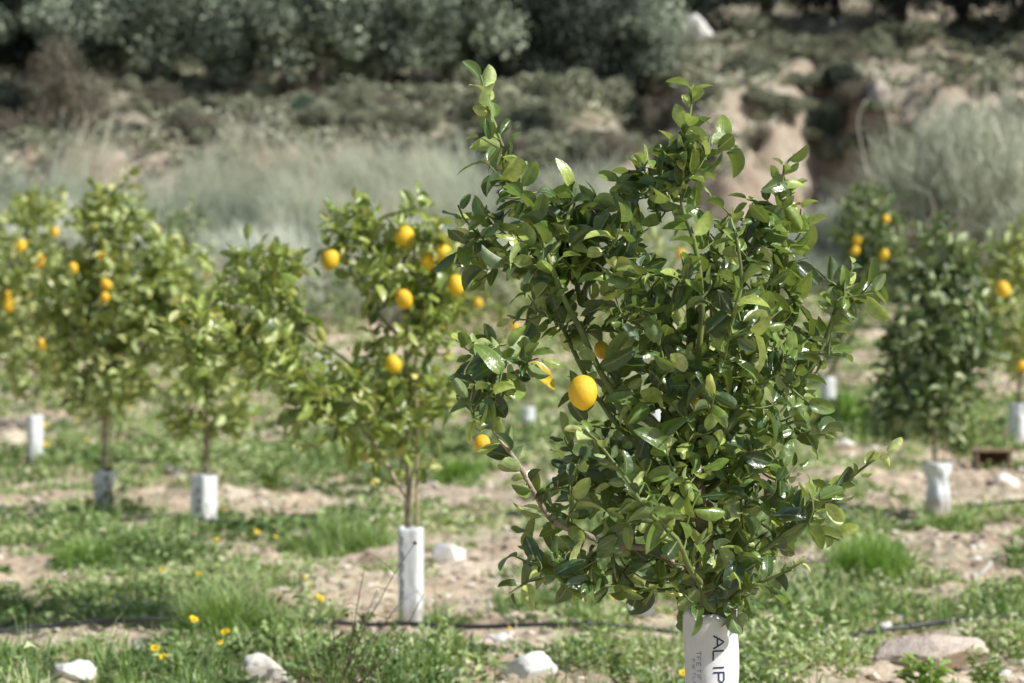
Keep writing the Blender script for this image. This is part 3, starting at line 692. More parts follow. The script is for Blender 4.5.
# ------------------------------------------------------------------ stones
def rock_mesh(seed, flat=.5, ang=.35, sub=3, mat='rock'):
    import bmesh
    bm = bmesh.new(); bmesh.ops.create_icosphere(bm, subdivisions=sub, radius=1)
    for v in bm.verts:
        p = v.co.copy(); s = 1 + ang * mn.noise(p * 1.1 + Vector((seed * 3.1, 0, 0))) + .28 * abs(mn.noise(p * 2.4 + Vector((0, seed, 0)))) + .1 * mn.noise(p * 7) + .05 * mn.noise(p * 17)
        q = p * s
        for k in range(5):   # cut facets
            n = Vector(mn.random_unit_vector()) if False else Vector((math.sin(seed * 7 + k * 2.3), math.cos(seed * 3 + k * 1.7), math.sin(seed + k * 3.9))).normalized()
            d = q.dot(n) - .62
            if d > 0: q -= n * d * .85
        v.co = Vector((q.x, q.y, q.z * flat))
    me = bpy.data.meshes.new('rock'); bm.to_mesh(me); bm.free(); me.materials.append(M[mat])
    for p in me.polygons: p.use_smooth = False if sub < 3 else True
    return me

def rock(label, px, py, wpx, flat, mat, seed, rz=0, aspect=.7, sink=.22, name='rock'):
    x, y, z = on_ground(px, py); r = wpx / F * y / 2
    o = link(name, rock_mesh(seed, flat, .35, 4, mat), None, (x, y, z + r * flat * (1 - sink * 2) * .8), label, 'rock')
    o.scale = (r, r * aspect, r * 1.25); o.rotation_euler = (0, .06, rz); return o
rock('cream white stone at the bottom left among low weeds', 78, 681, 46, .45, 'rock_white', 1)
rock('pale flat-topped stone with a dark side beside the dry twiggy weed', 266, 681, 44, .65, 'rock', 2, .3)
rock('white wedge-shaped rock right of the tall narrow guard', 450, 560, 36, .5, 'rock_white', 3, .4)
rock('speckled white rock at the bottom centre', 528, 676, 56, .5, 'rock_white', 4, .2)
rock('small white pebble below the drip hose near the tall guard', 503, 642, 20, .5, 'rock_white', 5)
rock('grey stone half in grass left of the foreground guard', 640, 616, 32, .5, 'rock_grey', 6)
rock('large flat pinkish rock slab at the lower right', 928, 668, 120, .26, 'rock_pink', 7, .1, .5, sink=.0)
rock('small pale stone just above the pinkish slab', 884, 634, 14, .8, 'rock_white', 8)
rock('squarish cream stone below the old wooden plank', 1007, 487, 24, .7, 'rock', 9)
rock('low pale stone behind the soil on the left', 172, 474, 24, .4, 'rock_grey', 10)
rock('stone pair member lying pale on soil left of the speckled rock', 385, 662, 40, .4, 'rock', 11)
rock('pale grey stone in the weeds left of the dense dark tree', 846, 448, 22, .5, 'rock', 12)
rock('pale boulder high on the hillside under the dark trees', 695, 40, 34, .8, 'rock_white', 13, sink=.1)
rock('small pinkish stone under the left piece of hose', 134, 646, 12, .7, 'rock_pink', 14)

# bleached stick on the right soil
x, y, z = on_ground(983, 580); mb = MB()
mb.tube(smooth_poly([(-.045, 0, 0), (-.01, 0, .03), (.045, .01, .085)], 5), [.012, .017, .010], 7)
mb.tube([(-.05, 0, 0), (-.04, 0, .012), (-.03, .0, .03)], [.018, .02, .012], 7)
link('stick', mb.build('stick', [M['bone']]), None, (x, y, z), 'short bleached stick leaning up on bare soil at the right', 'stick')

# old plank box
x, y, z = on_ground(992, 468)
bx = empty('wooden_crate', (x, y, z), 'weathered low wooden box with a dark open side in the weeds at right', 'crate')
def boxmesh(name, c, s, mat, parent):
    import bmesh
    bm = bmesh.new(); bmesh.ops.create_cube(bm, size=1)
    for v in bm.verts: v.co = Vector((v.co.x * s[0] + c[0], v.co.y * s[1] + c[1], v.co.z * s[2] + c[2]))
    bmesh.ops.bevel(bm, geom=bm.edges[:], offset=.004, segments=1, affect='EDGES')
    me = bpy.data.meshes.new(name); bm.to_mesh(me); bm.free(); me.materials.append(mat); return link(name, me, parent)
boxmesh('top_plank', (0, 0, .135), (.36, .16, .018), M['plank'], bx)
boxmesh('post', (.13, -.06, .05), (.022, .022, .145), M['plank'], bx)
boxmesh('post', (-.13, -.06, .05), (.022, .022, .145), M['plank'], bx)
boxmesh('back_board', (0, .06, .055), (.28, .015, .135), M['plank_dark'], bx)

# ------------------------------------------------------------------ ground vegetation
PATCH = [(78, 692, 34, 18, -3), (266, 692, 30, 16, -3), (528, 690, 38, 14, -3), (928, 680, 75, 20, -3), (450, 572, 28, 12, -3), (643, 628, 18, 10, -3), (60, 545, 120, 24, 1.2), (330, 535, 95, 26, 1.1), (110, 600, 60, 22, .5), (235, 620, 75, 42, 1.2), (130, 668, 160, 24, .8), (430, 678, 60, 10, .7),
         (320, 590, 85, 26, -1.3), (485, 588, 70, 45, -1.3), (30, 585, 45, 18, -1), (100, 502, 140, 10, -1), (290, 508, 110, 11, -1), (370, 655, 60, 22, -.8), (500, 650, 60, 16, -1),
         (620, 625, 115, 42, 1.3), (805, 650, 85, 42, 1.3), (868, 560, 34, 38, 1.4), (1000, 615, 60, 34, .9), (950, 560, 85, 30, -1.4), (945, 486, 85, 20, -1.3), (920, 640, 80, 22, -1),
         (130, 440, 120, 32, 1.1), (300, 465, 90, 32, 1.1), (460, 465, 80, 16, .6), (975, 440, 80, 22, 1), (850, 410, 60, 22, .9), (455, 500, 70, 10, -1), (12, 415, 30, 26, -.6), (12, 440, 30, 12, -1),
         (400, 345, 110, 14, -.5), (200, 390, 200, 22, .5), (700, 400, 120, 22, .6), (560, 400, 90, 18, .5), (700, 520, 120, 25, .4), (700, 655, 34, 26, -.6), (560, 450, 60, 25, 1.0), (920, 300, 120, 14, -1), (250, 395, 120, 20, -.3), (900, 680, 130, 10, .8)]
def green(x, y):
    z = gz(x, y, False); px = CX + x / y * F; py = CY + (CAMZ - z) / y * F
    g = -0.12 + 1.3 * fbm(x * .55, y * .55, 41, 3) + 2.3 * fbm(x * 2.6, y * 2.6, 47, 3)
    g = g + .45 * sstep(17, 22, y)
    inside = (py > 300)
    for hy in (10.3, 15.62): g = g - .9 * np.exp(-((y - hy + .12) / .28) ** 2) * (vnoise(x * 1.1, y * 0, 88) > -.28)
    for cx, cy, rx, ry, v in PATCH:
        g = g + v * np.exp(-(((px - cx) / rx) ** 2 + ((py - cy) / ry) ** 2)) * inside
    return g

def scatter(n, y0, y1, thr, soft=.25, power=1.0):
    """points on the field, thinning with distance like the eye needs"""
    y = y0 + (y1 - y0) * RNG.random(n) ** power
    x = (RNG.random(n) * 2 - 1) * (y * .235 + .9)
    g = green(x, y); keep = RNG.random(n) < sstep(thr - soft, thr + soft, g)
    x, y, g = x[keep], y[keep], g[keep]
    return x, y, gz(x, y), g

# broad-leaved weeds: rosettes and low domes of small leaves
def weeds():
    mb = MB()
    for (n, y0, y1, K, s) in ((5600, 7.6, 13, 16, .95), (6200, 13, 20, 12, 1.15), (9500, 20, 37, 10, 1.7)):
        x, y, z, g = scatter(n, y0, y1, .02)
        m = len(x); hgt = s ** .4 * (.02 + .38 * sstep(-.25, .6, fbm(x * 1.9, y * 1.9, 63, 3)) * np.clip(g, 0, 1.3) * RNG.random(m))
        rad = .05 + .07 * RNG.random(m) * s
        pt = .5 + .9 * fbm(x * 1.6, y * 1.6, 77, 3)
        X = np.repeat(x, K); Yy = np.repeat(y, K); Z = np.repeat(z, K); Hh = np.repeat(hgt, K); Rr = np.repeat(rad, K); PT = np.repeat(pt + RNG.normal(size=m) * .08, K)
        n2 = len(X); th = RNG.random(n2) * 2 * PI; u = RNG.random(n2) ** .5; hh = RNG.random(n2) ** .8
        r = Rr * u * .8
        pos = np.stack([X + r * np.cos(th), Yy + r * np.sin(th), Z + Hh * hh * (1 - .4 * u * u)], -1)
        d = np.stack([np.cos(th) * .8, np.sin(th) * .8, .1 + .9 * RNG.random(n2)], -1) + RNG.normal(size=(n2, 3)) * .3
        nn = np.stack([.15 + 0 * th, -.1 + 0 * th, 1 + 0 * th], -1) + RNG.normal(size=(n2, 3)) * .5
        ln = s * (.024 + .036 * RNG.random(n2)); tint = np.clip(PT - .15 + hh * .3 + RNG.normal(size=n2) * .2, 0, 1)
        put_leaves(mb, pos, d, nn, ln, .3 + .28 * RNG.random(n2), tint, LT_LO, 0)
    return mb.build('weeds', [M['weed']])
link('ground_weeds', weeds(), None, None, 'low leafy weeds spread between the tree rows', 'weeds', None, 'stuff')

BLADE = (np.array([(0, -.5, 0), (0, .5, 0), (.4, -.42, -.05), (.4, .42, -.05), (.75, -.28, -.2), (.75, .28, -.2), (1, 0, -.42)], float),
         np.array([(4, 5, 6)]), np.array([(0, 1, 3, 2), (2, 3, 5, 4)]))
BLADE2 = (BLADE[0] * np.array([1, 1, .25]), BLADE[1], BLADE[2])
BLADE3 = (BLADE[0] * np.array([1, 1, 1.9]), BLADE[1], BLADE[2])
BL = [BLADE, BLADE2, BLADE3]

def tuft_arrays(x, y, z, K, hgt, spread, wid, pt):
    m = len(x); n = m * K
    X = np.repeat(x, K) + RNG.normal(size=n) * spread * .35; Yy = np.repeat(y, K) + RNG.normal(size=n) * spread * .35
    th = RNG.random(n) * 2 * PI; tilt = RNG.random(n) ** 1.2 * .9
    d = np.stack([np.cos(th) * tilt, np.sin(th) * tilt, np.ones(n)], -1)
    nn = np.stack([-np.cos(th), -np.sin(th), .3 + 0 * th], -1)
    ln = np.repeat(hgt, K) * RNG.uniform(.4, 1.2, n)
    return np.stack([X, Yy, np.repeat(z, K) - .005], -1), d, nn, ln, wid / ln * RNG.uniform(.6, 1.4, n), np.clip(np.repeat(pt, K) + RNG.normal(size=n) * .15, 0, 1)

mb = MB()
for (n, y0, y1, K, s) in ((4200, 7.6, 13, 18, 1.0), (4200, 13, 20, 12, 1.4), (4200, 20, 37, 9, 2.0)):
    x, y, z, g = scatter(n, y0, y1, .15)
    tall = np.clip(fbm(x * .8, y * .8, 61, 2) + .55, .15, 1.1)
    a = tuft_arrays(x, y, z, K, (.05 + .22 * tall * RNG.random(len(x)) ** 1.5) * s ** .3, .05 * s, .0055 * s, .5 + .9 * fbm(x * 1.3, y * 1.3, 71, 2))
    put_leaves(mb, *a, BL)
# sparse dry wisps on the bare soil
x, y, z, g = scatter(3200, 7.6, 24, -.6, .5)
a = tuft_arrays(x, y, z, 6, .03 + .06 * RNG.random(len(x)), .04, .004, np.full(len(x), .92)); put_leaves(mb, *a, BL)
link('grass', mb.build('grass', [M['grass']]), None, None, 'short green grass growing among the weeds', 'grass', None, 'stuff')

def tussock(label, px, py, wpx, h, K, mat, seed, group=None, name='grass_tussock', wid=.006):
    x, y, z = on_ground(px, py); r = wpx / F * y / 2
    nn = 60; xx = RNG.normal(size=nn) * r * .5; yy = RNG.normal(size=nn) * r * .45
    zz = gz(x + xx, y + yy) - z
    mb = MB(); a = tuft_arrays(xx, yy, zz, K, h * (1 - .4 * np.clip(np.hypot(xx, yy) / r, 0, 1.6)) * RNG.uniform(.7, 1.1, nn), r * .25, wid, .5 + RNG.normal(size=nn) * .12)
    put_leaves(mb, *a, BL); link(name, mb.build(name, [mat]), None, (x, y, z), label, 'grass tuft', group)
tussock('bright yellow-green grass tuft right of the foreground crown', 868, 580, 84, .30, 36, M['tussock'], 1)
tussock('light green grass tuft standing left of the second row', 92, 572, 66, .24, 30, M['tussock'], 2)
tussock('big dark green grassy clump with yellow flowers at lower left', 228, 645, 100, .33, 44, M['grass'], 3)
tussock('green grass clump left of the tall narrow guard', 345, 552, 100, .25, 36, M['grass'], 4)
tussock('bright grass clump glimpsed left of the foreground crown', 462, 478, 50, .2, 22, M['tussock'], 5, wid=.012)
tussock('pale feathery grass clump beside the short left tree', 150, 560, 90, .26, 22, M['weed'], 6)
tussock('green tuft around the foot of the pinched guard', 945, 528, 70, .13, 20, M['grass'], 7)
tussock('bright green weed patch beside the guard behind the foreground tree', 836, 428, 60, .42, 26, M['tussock'], 8, wid=.03)
tussock('low dense clump at the foot of the foreground guard', 790, 655, 90, .16, 34, M['weed'], 9)

# broad-leaved plants on the lower right
def broad(label, px, py, h, nst, lf, seed, mat='leaf_green', cat='plant'):
    rng = np.random.default_rng(seed); x, y, z = on_ground(px, py); mb = MB(); A = [[], [], [], [], []]
    for s in range(nst):
        th = rng.random() * 6.28; r = .05 * rng.random(); tip = np.array([math.cos(th) * h * .35, math.sin(th) * h * .35, h * rng.uniform(.6, 1)])
        b = np.array([r * math.cos(th), r * math.sin(th), 0]); pl = smooth_poly([b, b + (tip - b) * .5 + (0, 0, .02), tip], 4); mb.tube(pl, [.003, .0015], 4, 1)
        for k in range(9):
            t = k / 8; p = b + (tip - b) * t; a = rng.random() * 6.28
            A[0].append(p); A[1].append((math.cos(a), math.sin(a), .5)); A[2].append((rng.normal() * .3, rng.normal() * .3 - .2, 1)); A[3].append(lf * rng.uniform(.6, 1.1) * (1 - .3 * t)); A[4].append(np.clip(.6 + rng.normal() * .2, 0, 1))
    A = [np.array(a) for a in A]
    put_leaves(mb, A[0], A[1], A[2], A[3], np.full(len(A[3]), .38), A[4], LT_HI, 0)
    link('leafy_weed', mb.build('leafy_weed', [M[mat], M['pale_stem']]), None, (x, y, z), label, cat)
broad('leafy bright weed with long leaves at the bottom right corner', 925, 700, .16, 9, .075, 21, 'tussock')
broad('dark leafy weed at the right edge beyond the hose', 1000, 622, .2, 12, .07, 22)
broad('glossy broad-leaved weed right of the pinkish slab', 985, 690, .15, 8, .06, 23, 'weed')
broad('broad-leaved weed in the shade behind the dense dark tree', 965, 452, .32, 14, .12, 24, 'weed')
broad('tall leafy weed among the grass between the two left rows', 270, 490, .22, 12, .1, 25, 'weed')

broad('bright weed clump hiding the foot of the guard behind the foreground crown', 829, 437, .34, 22, .11, 26, 'tussock')

# dry twiggy weed with seed heads in the foreground
def dry_weed():
    x, y, z = on_ground(340, 682); y -= .25; z = gz1(x, y); root = empty('dry_weed', (x, y, z), 'dry dark twiggy weed with round seed heads at the bottom left of centre', 'weed')
    sc = y / F; rng = np.random.default_rng(5); mb = MB(); heads = []
    def tp(px, py, dy=0): p = np.array(P(px, py, y + dy)); return p - (x, y, z)
    for tx, ty, bend in ((415, 543, 10), (424, 594, -10), (407, 598, 12), (365, 566, 0), (377, 590, 5), (352, 612, -6), (322, 640, 0), (300, 620, 8), (330, 600, -4), (396, 640, 0), (312, 655, 0), (388, 620, 0)):
        tip = tp(tx, ty, rng.normal() * .06); mid = tip * .55 + np.array([-bend * sc, 0, -.01])
        b = np.array([rng.normal() * .012, rng.normal() * .012, 0]); pl = wob(smooth_poly([b, mid, tip], 5), .008, tx); mb.tube(pl, [.0028, .0011], 5); heads.append(tip)
        for k in range(5):
            t = rng.uniform(.25, .85); i = int(t * (len(pl) - 1)); L = rng.uniform(.03, .10)
            e = pl[i] + np.array([rng.normal() * .8, rng.normal() * .6, rng.random() * .9]) * L; mb.tube(smooth_poly([pl[i], (pl[i] + e) / 2 + (0, 0, .006), e], 3), [.0013, .0007], 4)
            if rng.random() < .35: heads.append(e)
    for k in range(60):
        a = rng.random() * 6.28; L = rng.uniform(.05, .2); e = np.array([math.cos(a) * L * .9, math.sin(a) * L * .6, L * rng.uniform(.4, 1.1)])
        mb.tube(smooth_poly([(0, 0, 0), e * .5 + (0, 0, .01), e], 3), [.0016, .0008], 4)
    link('stems', mb.build('stems', [M['dry_stem']]), root)
    import bmesh
    for i, hpt in enumerate(heads):
        if i >= 3 and i % 2: continue
        bm = bmesh.new(); bmesh.ops.create_icosphere(bm, subdivisions=2, radius=.0068 if i < 12 else .004)
        for v in bm.verts: v.co *= 1 + .25 * mn.noise(v.co * 400)
        me = bpy.data.meshes.new('seed_head'); bm.to_mesh(me); bm.free(); me.materials.append(M['dry_stem']); link('seed_head', me, root, hpt)
dry_weed()

# yellow wildflowers
def flower_head(r, npet=14):
    mb = MB()
    for k in range(npet):
        a = k * 2 * PI / npet; c, s = math.cos(a), math.sin(a); w = r * .2
        mb.add([(c * r * .25, s * r * .25, 0), (c * r * .7 - s * w, s * r * .7 + c * w, r * .16), (c * r * .7 + s * w, s * r * .7 - c * w, r * .16), (c * r, s * r, r * .1 + .15 * r * ((k * 7) % 3 - 1))], [(0, 2, 1), (1, 2, 3)], None, 0)
    th = np.arange(8) * 2 * PI / 8
    v = [(r * .3 * math.cos(t), r * .3 * math.sin(t), 0) for t in th] + [(r * .22 * math.cos(t), r * .22 * math.sin(t), r * .14) for t in th] + [(0, 0, r * .18)]
    mb.add(v, [(8 + k, 8 + (k + 1) % 8, 16) for k in range(8)], [(k, (k + 1) % 8, 8 + (k + 1) % 8, 8 + k) for k in range(8)], 1)
    return mb.build('flower_head', [M['petal'], M['flower_centre']], False)
FH = flower_head(1.0)
def flower(label, heads, basepx, group=None, dY=0):
    bx_, by_, bz_ = on_ground(*basepx); rng = np.random.default_rng(int(basepx[0]))
    root = empty('yellow_wildflower', (bx_, by_, bz_), label, 'flower', group)
    for (px, py, rpx) in heads:
        tip = np.array(P(px, py, by_)) - (bx_, by_, bz_); mb = MB()
        mb.tube(smooth_poly([(0, 0, 0), tip * .5 + (rng.normal() * .01, 0, 0.01), tip], 5), [.0026, .0016], 5)
        link('stem', mb.build('stem', [M['pale_stem']]), root)
        o = link('flower_head', FH, root, tip); r = rpx * .85 / F * by_; o.scale = (r, r, r); o.rotation_euler = (rng.uniform(.4, 1.0), rng.normal() * .3, rng.random() * .6)
flower('tall plant with three bright yellow flowers in the lower left grass', [(194, 620, 7.5), (225, 632, 6.5), (220, 642, 4)], (196, 672))
flower('pair of deep yellow flowers low in the weeds at the bottom left', [(155, 648, 6), (164, 658, 7)], (160, 680))
flower('single olive-yellow flower in front of bare soil', [(320, 598, 7)], (317, 630))
flower('small orange flower above the bare soil right of the grassy clump', [(310, 585, 4), (306, 577, 3)], (311, 604))
flower('yellow flower at the lower left of the foreground guard', [(683, 673, 6), (697, 684, 5)], (681, 700))
flower('orange flower between the short tree and the tall guard', [(375, 483, 5)], (374, 508))
flower('two orange flowers right of the smooth upright guard', [(45, 425, 4), (46, 444, 4)], (45, 458))
flower('orange flower below the crumpled leaning guard', [(90, 501, 4.5)], (90, 514))
flower('yellow flower just right of the square guard', [(223, 509, 4)], (224, 524))
flower('small yellow flower above the short left piece of hose', [(163, 570, 4.5)], (164, 590))
flower('small yellow flower in the grass beside the light green tuft', [(199, 573, 4), (217, 539, 3)], (201, 592))
flower('pair of small orange flowers in front of the soil at centre left', [(257, 532, 4), (276, 537, 3.5)], (262, 552))
flower('tiny yellow flower in the grass left of the grey stone', [(510, 628, 3.5), (599, 590, 4)], (590, 640))
flower('small orange flower under the foreground crown', [(633, 592, 4), (613, 597, 3.5)], (628, 618))
flower('small yellow flower among weeds right of the foreground guard', [(797, 612, 4)], (800, 640))
flower('tiny orange flowers in far weeds beside the twin-stemmed tree', [(77, 420, 3), (130, 407, 3), (86, 440, 3)], (92, 462))

# long pale seed stalks rising from the clump
def stalk(label, pts, Y, r=.0018):
    b = P(*pts[0], Y); gzv = gz1(b[0], b[1]); b = (b[0], b[1], gzv); q = [np.array((0, 0, 0))] + [np.array(P(px, py, Y)) - b for px, py in pts[1:]]
    mb = MB(); mb.tube(smooth_poly(q, 5), [r, r * .6], 5)
    e = q[-1]; d = unit(q[-1] - q[-2])
    for k in range(8): mb.tube([e - d * .01 * k, e - d * .01 * k + d * .008 + np.array([math.sin(k * 2) * .006, .003, .004])], [.0016, .0006], 4)
    link('grass_stalk', mb.build('grass_stalk', [M['pale_stem']]), None, b, label, 'grass stalk', 'pale stalks in the foreground grass')
stalk('pale curved grass stalk leaning right across the lower left clump', [(192, 690), (205, 652), (222, 640), (258, 632)], 9.2)
stalk('straight pale stalk crossing the second row strip on the left', [(168, 585), (176, 560), (186, 545), (196, 525)], 11.8)
stalk('pale stalk bending over the soil right of the square guard', [(292, 562), (300, 548), (308, 530)], 12.2)

# ------------------------------------------------------------------ loose stones and clods
def pebbles():
    import bmesh
    bm = bmesh.new(); bmesh.ops.create_icosphere(bm, subdivisions=1, radius=1)
    temps = []
    for s in range(5):
        v = np.array([tuple(vv.co * (1 + .5 * mn.noise(vv.co * 1.3 + Vector((s * 5, 0, 0))))) for vv in bm.verts]); temps.append(v)
    f = np.array([[vv.index for vv in ff.verts] for ff in bm.faces]); bm.free()
    mb = MB()
    for (n, y0, y1, s0, s1) in ((15000, 7.6, 14, .004, .032), (10000, 14, 22, .007, .04), (5000, 22, 36, .012, .06)):
        y = y0 + (y1 - y0) * RNG.random(n); x = (RNG.random(n) * 2 - 1) * (y * .225 + .6); g = green(x, y)
        k = RNG.random(n) < .25 + .75 * (1 - sstep(-.2, .4, g)); x, y = x[k], y[k]; n = len(x); z = gz(x, y)
        sz = s0 + (s1 - s0) * RNG.random(n) ** 4
        for i, tv in enumerate(temps):
            I = np.arange(n) % 5 == i; m = I.sum(); a = RNG.random(m) * 6.28; c, sn = np.cos(a)[:, None], np.sin(a)[:, None]
            vx = tv[None, :, 0] * c - tv[None, :, 1] * sn; vy = tv[None, :, 0] * sn + tv[None, :, 1] * c; vz = tv[None, :, 2] * RNG.uniform(.35, .8, m)[:, None] + np.zeros_like(vx)
            v = np.stack([vx, vy * .8, vz], -1) * sz[I][:, None, None] + np.stack([x[I], y[I], z[I] + sz[I] * .25], -1)[:, None, :]
            off = (np.arange(m) * len(tv))[:, None, None]
            mb.add(v.reshape(-1, 3), (f[None] + off).reshape(-1, 3), None, 0, np.repeat(RNG.random(m), len(tv)))
    m, nt, out = newmat('clod'); at = N(nt, 'ShaderNodeAttribute', attribute_name='tint')
    r = ramp(nt, at.outputs['Fac'], [(0, (0.3, .23, .17)), (.5, (.58, .49, .39)), (.85, (.78, .71, .61)), (1, (.88, .85, .8))])
    b = N(nt, 'ShaderNodeBsdfPrincipled'); b.inputs['Roughness'].default_value = .95; b.inputs['Specular IOR Level'].default_value = .1
    nt.links.new(r.outputs[0], b.inputs['Base Color']); nt.links.new(b.outputs[0], out.inputs[0])
    return mb.build('pebbles', [m], False)
link('pebbles', pebbles(), None, None, 'loose clods and small stones scattered over the bare soil', 'stones', None, 'stuff')

# ------------------------------------------------------------------ hillside vegetation
def reed_field():
    n = 78000; mb = MB()
    y = 37 + 9.5 * RNG.random(n); x = (RNG.random(n) * 2 - 1) * (y * .225 + 2)
    dens = .95 + 1.1 * fbm(x * .28, y * .28, 91, 3) + 1.3 * fbm(x * 1.1, y * 1.1, 33, 3) - .45 * np.maximum(0, y - 42.3) - .5 * sstep(1.5, 5, x) * sstep(40, 44, y)
    dens = dens - .5 * sstep(-1, 2, x) * sstep(43, 46, y)
    k = RNG.random(n) < np.clip(dens, 0, 1); x, y = x[k], y[k]; n = len(x); z = gz(x, y)
    th = RNG.normal(size=n) * .6 + .3 + 2.5 * fbm(x * .6, y * .6, 35, 2); tl = .25 + .75 * RNG.random(n)
    cl = fbm(x * 1.1, y * 1.1, 33, 3)
    d = np.stack([np.sin(th) * tl, -np.cos(th) * tl * .6, np.ones(n)], -1)
    nn = np.stack([-np.sin(th), np.cos(th), .5 + 0 * th], -1) + RNG.normal(size=(n, 3)) * .3
    ln = (.35 + .65 * RNG.random(n)) * (1 + .5 * cl)
    put_leaves(mb, np.stack([x, y, z - .02], -1), d, nn, np.maximum(ln, .2), np.full(n, .034), np.clip(.5 + 1.1 * cl + RNG.normal(size=n) * .22, 0, 1), BL)
    return mb.build('dry_grass', [M['reed']])
link('dry_grass', reed_field(), None, None, 'pale grey-green dry grass covering the foot of the hillside', 'grass', None, 'stuff')

def hill_cover():
    n = 16000; K = 9
    y = 41 + 19 * RNG.random(n); x = (RNG.random(n) * 2 - 1) * (y * .225 + 2); e = .3
    sl_ = np.hypot(gz(x + e, y) - gz(x - e, y), gz(x, y + e) - gz(x, y - e)) / (2 * e)
    k = RNG.random(n) < np.clip(.45 + 1.6 * fbm(x * .9, y * .9, 55, 3), 0.08, 1) * (1 - .95 * sstep(.5, 1.1, sl_)); x, y = x[k], y[k]; m = len(x)
    X = np.repeat(x, K); Y_ = np.repeat(y, K); th = RNG.random(m * K) * 6.28; s = np.repeat(.10 + .16 * RNG.random(m), K)
    u = RNG.random(m * K); X = X + s * u * np.cos(th); Y_ = Y_ + s * u * np.sin(th); Z = gz(X, Y_) + s * RNG.random(m * K) * .8
    d = np.stack([np.cos(th), np.sin(th), .7 + 0 * th], -1); nn = np.stack([.1 + 0 * th, -.2 + 0 * th, 1 + 0 * th], -1) + RNG.normal(size=(m * K, 3)) * .5
    mb = MB(); put_leaves(mb, np.stack([X, Y_, Z], -1), d, nn, s * .8, np.full(m * K, .5), np.clip(np.repeat(.5 + .8 * fbm(x * .4, y * .4, 57, 2), K) + RNG.normal(size=m * K) * .2, 0, 1), LT_LO)
    return mb.build('low_scrub', [M['scrub_olive']])
link('low_scrub', hill_cover(), None, None, 'low dry scrub covering the flatter parts of the hillside', 'scrub', None, 'stuff')

def bush_mesh(name, mat, n, leafsz, seed, flat=.7, wis=0.0, lumps=9):
    rng = np.random.default_rng(seed); mb = MB()
    c = unit(rng.normal(size=(lumps, 3))) * rng.uniform(.3, .72, (lumps, 1)); c[:, 2] = np.abs(c[:, 2]) * 1.0; rr = rng.uniform(.24, .46, lumps)
    I = rng.integers(0, lumps, n); d = unit(rng.normal(size=(n, 3))); u = rng.random(n) ** .42
    p = c[I] + d * (rr[I] * u)[:, None]; p = p * np.array([1, 1, flat]); kk = p[:, 2] > -.05; p = p[kk]; d = d[kk]; I = I[kk]; n = len(p)
    out = unit(p + (0, 0, .1)); dirs = out + rng.normal(size=(n, 3)) * (.8 - wis * .5) + np.array([0, 0, .4 * wis])
    nn = out * .8 + np.array([.2, -.1, .6]) + rng.normal(size=(n, 3)) * .5
    lt = np.clip(.45 + rng.normal(size=n) * .16 + np.array([.2 * math.sin(9 * a) for a in I * 1.3]) * .5, 0, 1)
    put_leaves(mb, p, dirs, nn, leafsz * rng.uniform(.6, 1.4, n), np.full(n, .55 if wis < .5 else .12), lt, LT_LO if wis < .5 else BL, 0)
    for k in range(lumps):
        mb.tube(smooth_poly([(0, 0, -.15), c[k] * (.4, .4, .3 * flat), c[k] * (1, 1, flat)], 3), [.022, .006], 5, 1)
    return mb.build(name, [mat, M['tree_bark']])

def tree_mesh(seed, mat, n=12000, ls=.055):
    rng = np.random.default_rng(seed); mt = MB(); mc = MB()
    L = 30; c = unit(rng.normal(size=(L, 3))) * rng.uniform(.25, .8, (L, 1)) * (1, 1, .8) + (0, 0, .85); rr = rng.uniform(.16, .46, L)
    I = rng.integers(0, L, n); d = unit(rng.normal(size=(n, 3))); u = rng.random(n) ** .45
    p = c[I] + d * (rr[I] * u)[:, None] * (1, 1, .8)
    nn = d * .8 + np.array([.2, -.1, .6]) + rng.normal(size=(n, 3)) * .4; dirs = rng.normal(size=(n, 3)) + d * .5
    tint = np.clip(.47 + .24 * np.sin(I * 2.7) + rng.normal(size=n) * .2, 0, 1)
    put_leaves(mc, p, dirs, nn, ls * rng.uniform(.6, 1.4, n), np.full(n, .6), tint, LT_LO, 0)
    mt.tube(smooth_poly([(0, 0, -.2), (.03, 0, .4), (-.02, .02, .9), (0, 0, 1.3)], 4), [.075, .03], 8)
    for k in range(L): mt.tube(smooth_poly([(0, 0, .5 + .03 * k), c[k] * (.45, .45, .8), c[k]], 3), [.03, .008], 5)
    return mt.build('trunk', [M['tree_bark']]), mc.build('crown', [mat])

TM = [tree_mesh(1, M['far_tree']), tree_mesh(2, M['far_tree']), tree_mesh(3, M['far_tree']), tree_mesh(4, M['far_dark'])]
def hill_tree(px, py_base, Y, s, kind, label, group='dark trees along the top of the hillside', sz=1.0):
    x = (px - CX) / F * Y; z = gz1(x, Y); root = empty('hillside_tree', (x, Y, z), label, 'tree', group, random.random() * 6.28); root.scale = (s, s, s * sz)
    link('trunk', TM[kind][0], root); link('crown', TM[kind][1], root); return root
# a row in front, then denser rows behind that close the view
rowA = [(-60, 52, 1.9, 0), (10, 53.5, 2.0, 3), (95, 52.5, 1.8, 0), (165, 52, 1.9, 1), (240, 51.5, 1.9, 0), (315, 51, 1.9, 2), (385, 51.5, 1.9, 1), (450, 52.5, 1.9, 0), (520, 53, 1.9, 3), (590, 54, 1.9, 3), (645, 54.5, 1.6, 1)]
names = {0: 'grey-green bushy oak', 1: 'round sage-green oak', 2: 'pale-tipped bushy oak', 3: 'near-black oak'}
posn = ['at the top left corner', 'above the brown bush at left', 'right of the brown bush', 'over the pale dry clump on the left slope', 'above the left slope', 'above the blue-green shrub', 'left of the tallest lemon shoot', 'behind the tip of the tallest lemon shoot', 'right of the tallest lemon shoot', 'left of the pale boulder', 'directly behind the pale boulder']
for (px, Y, s, k), pn in zip(rowA, posn): hill_tree(px, 0, Y, s, k, f'{names[k]} {pn}')
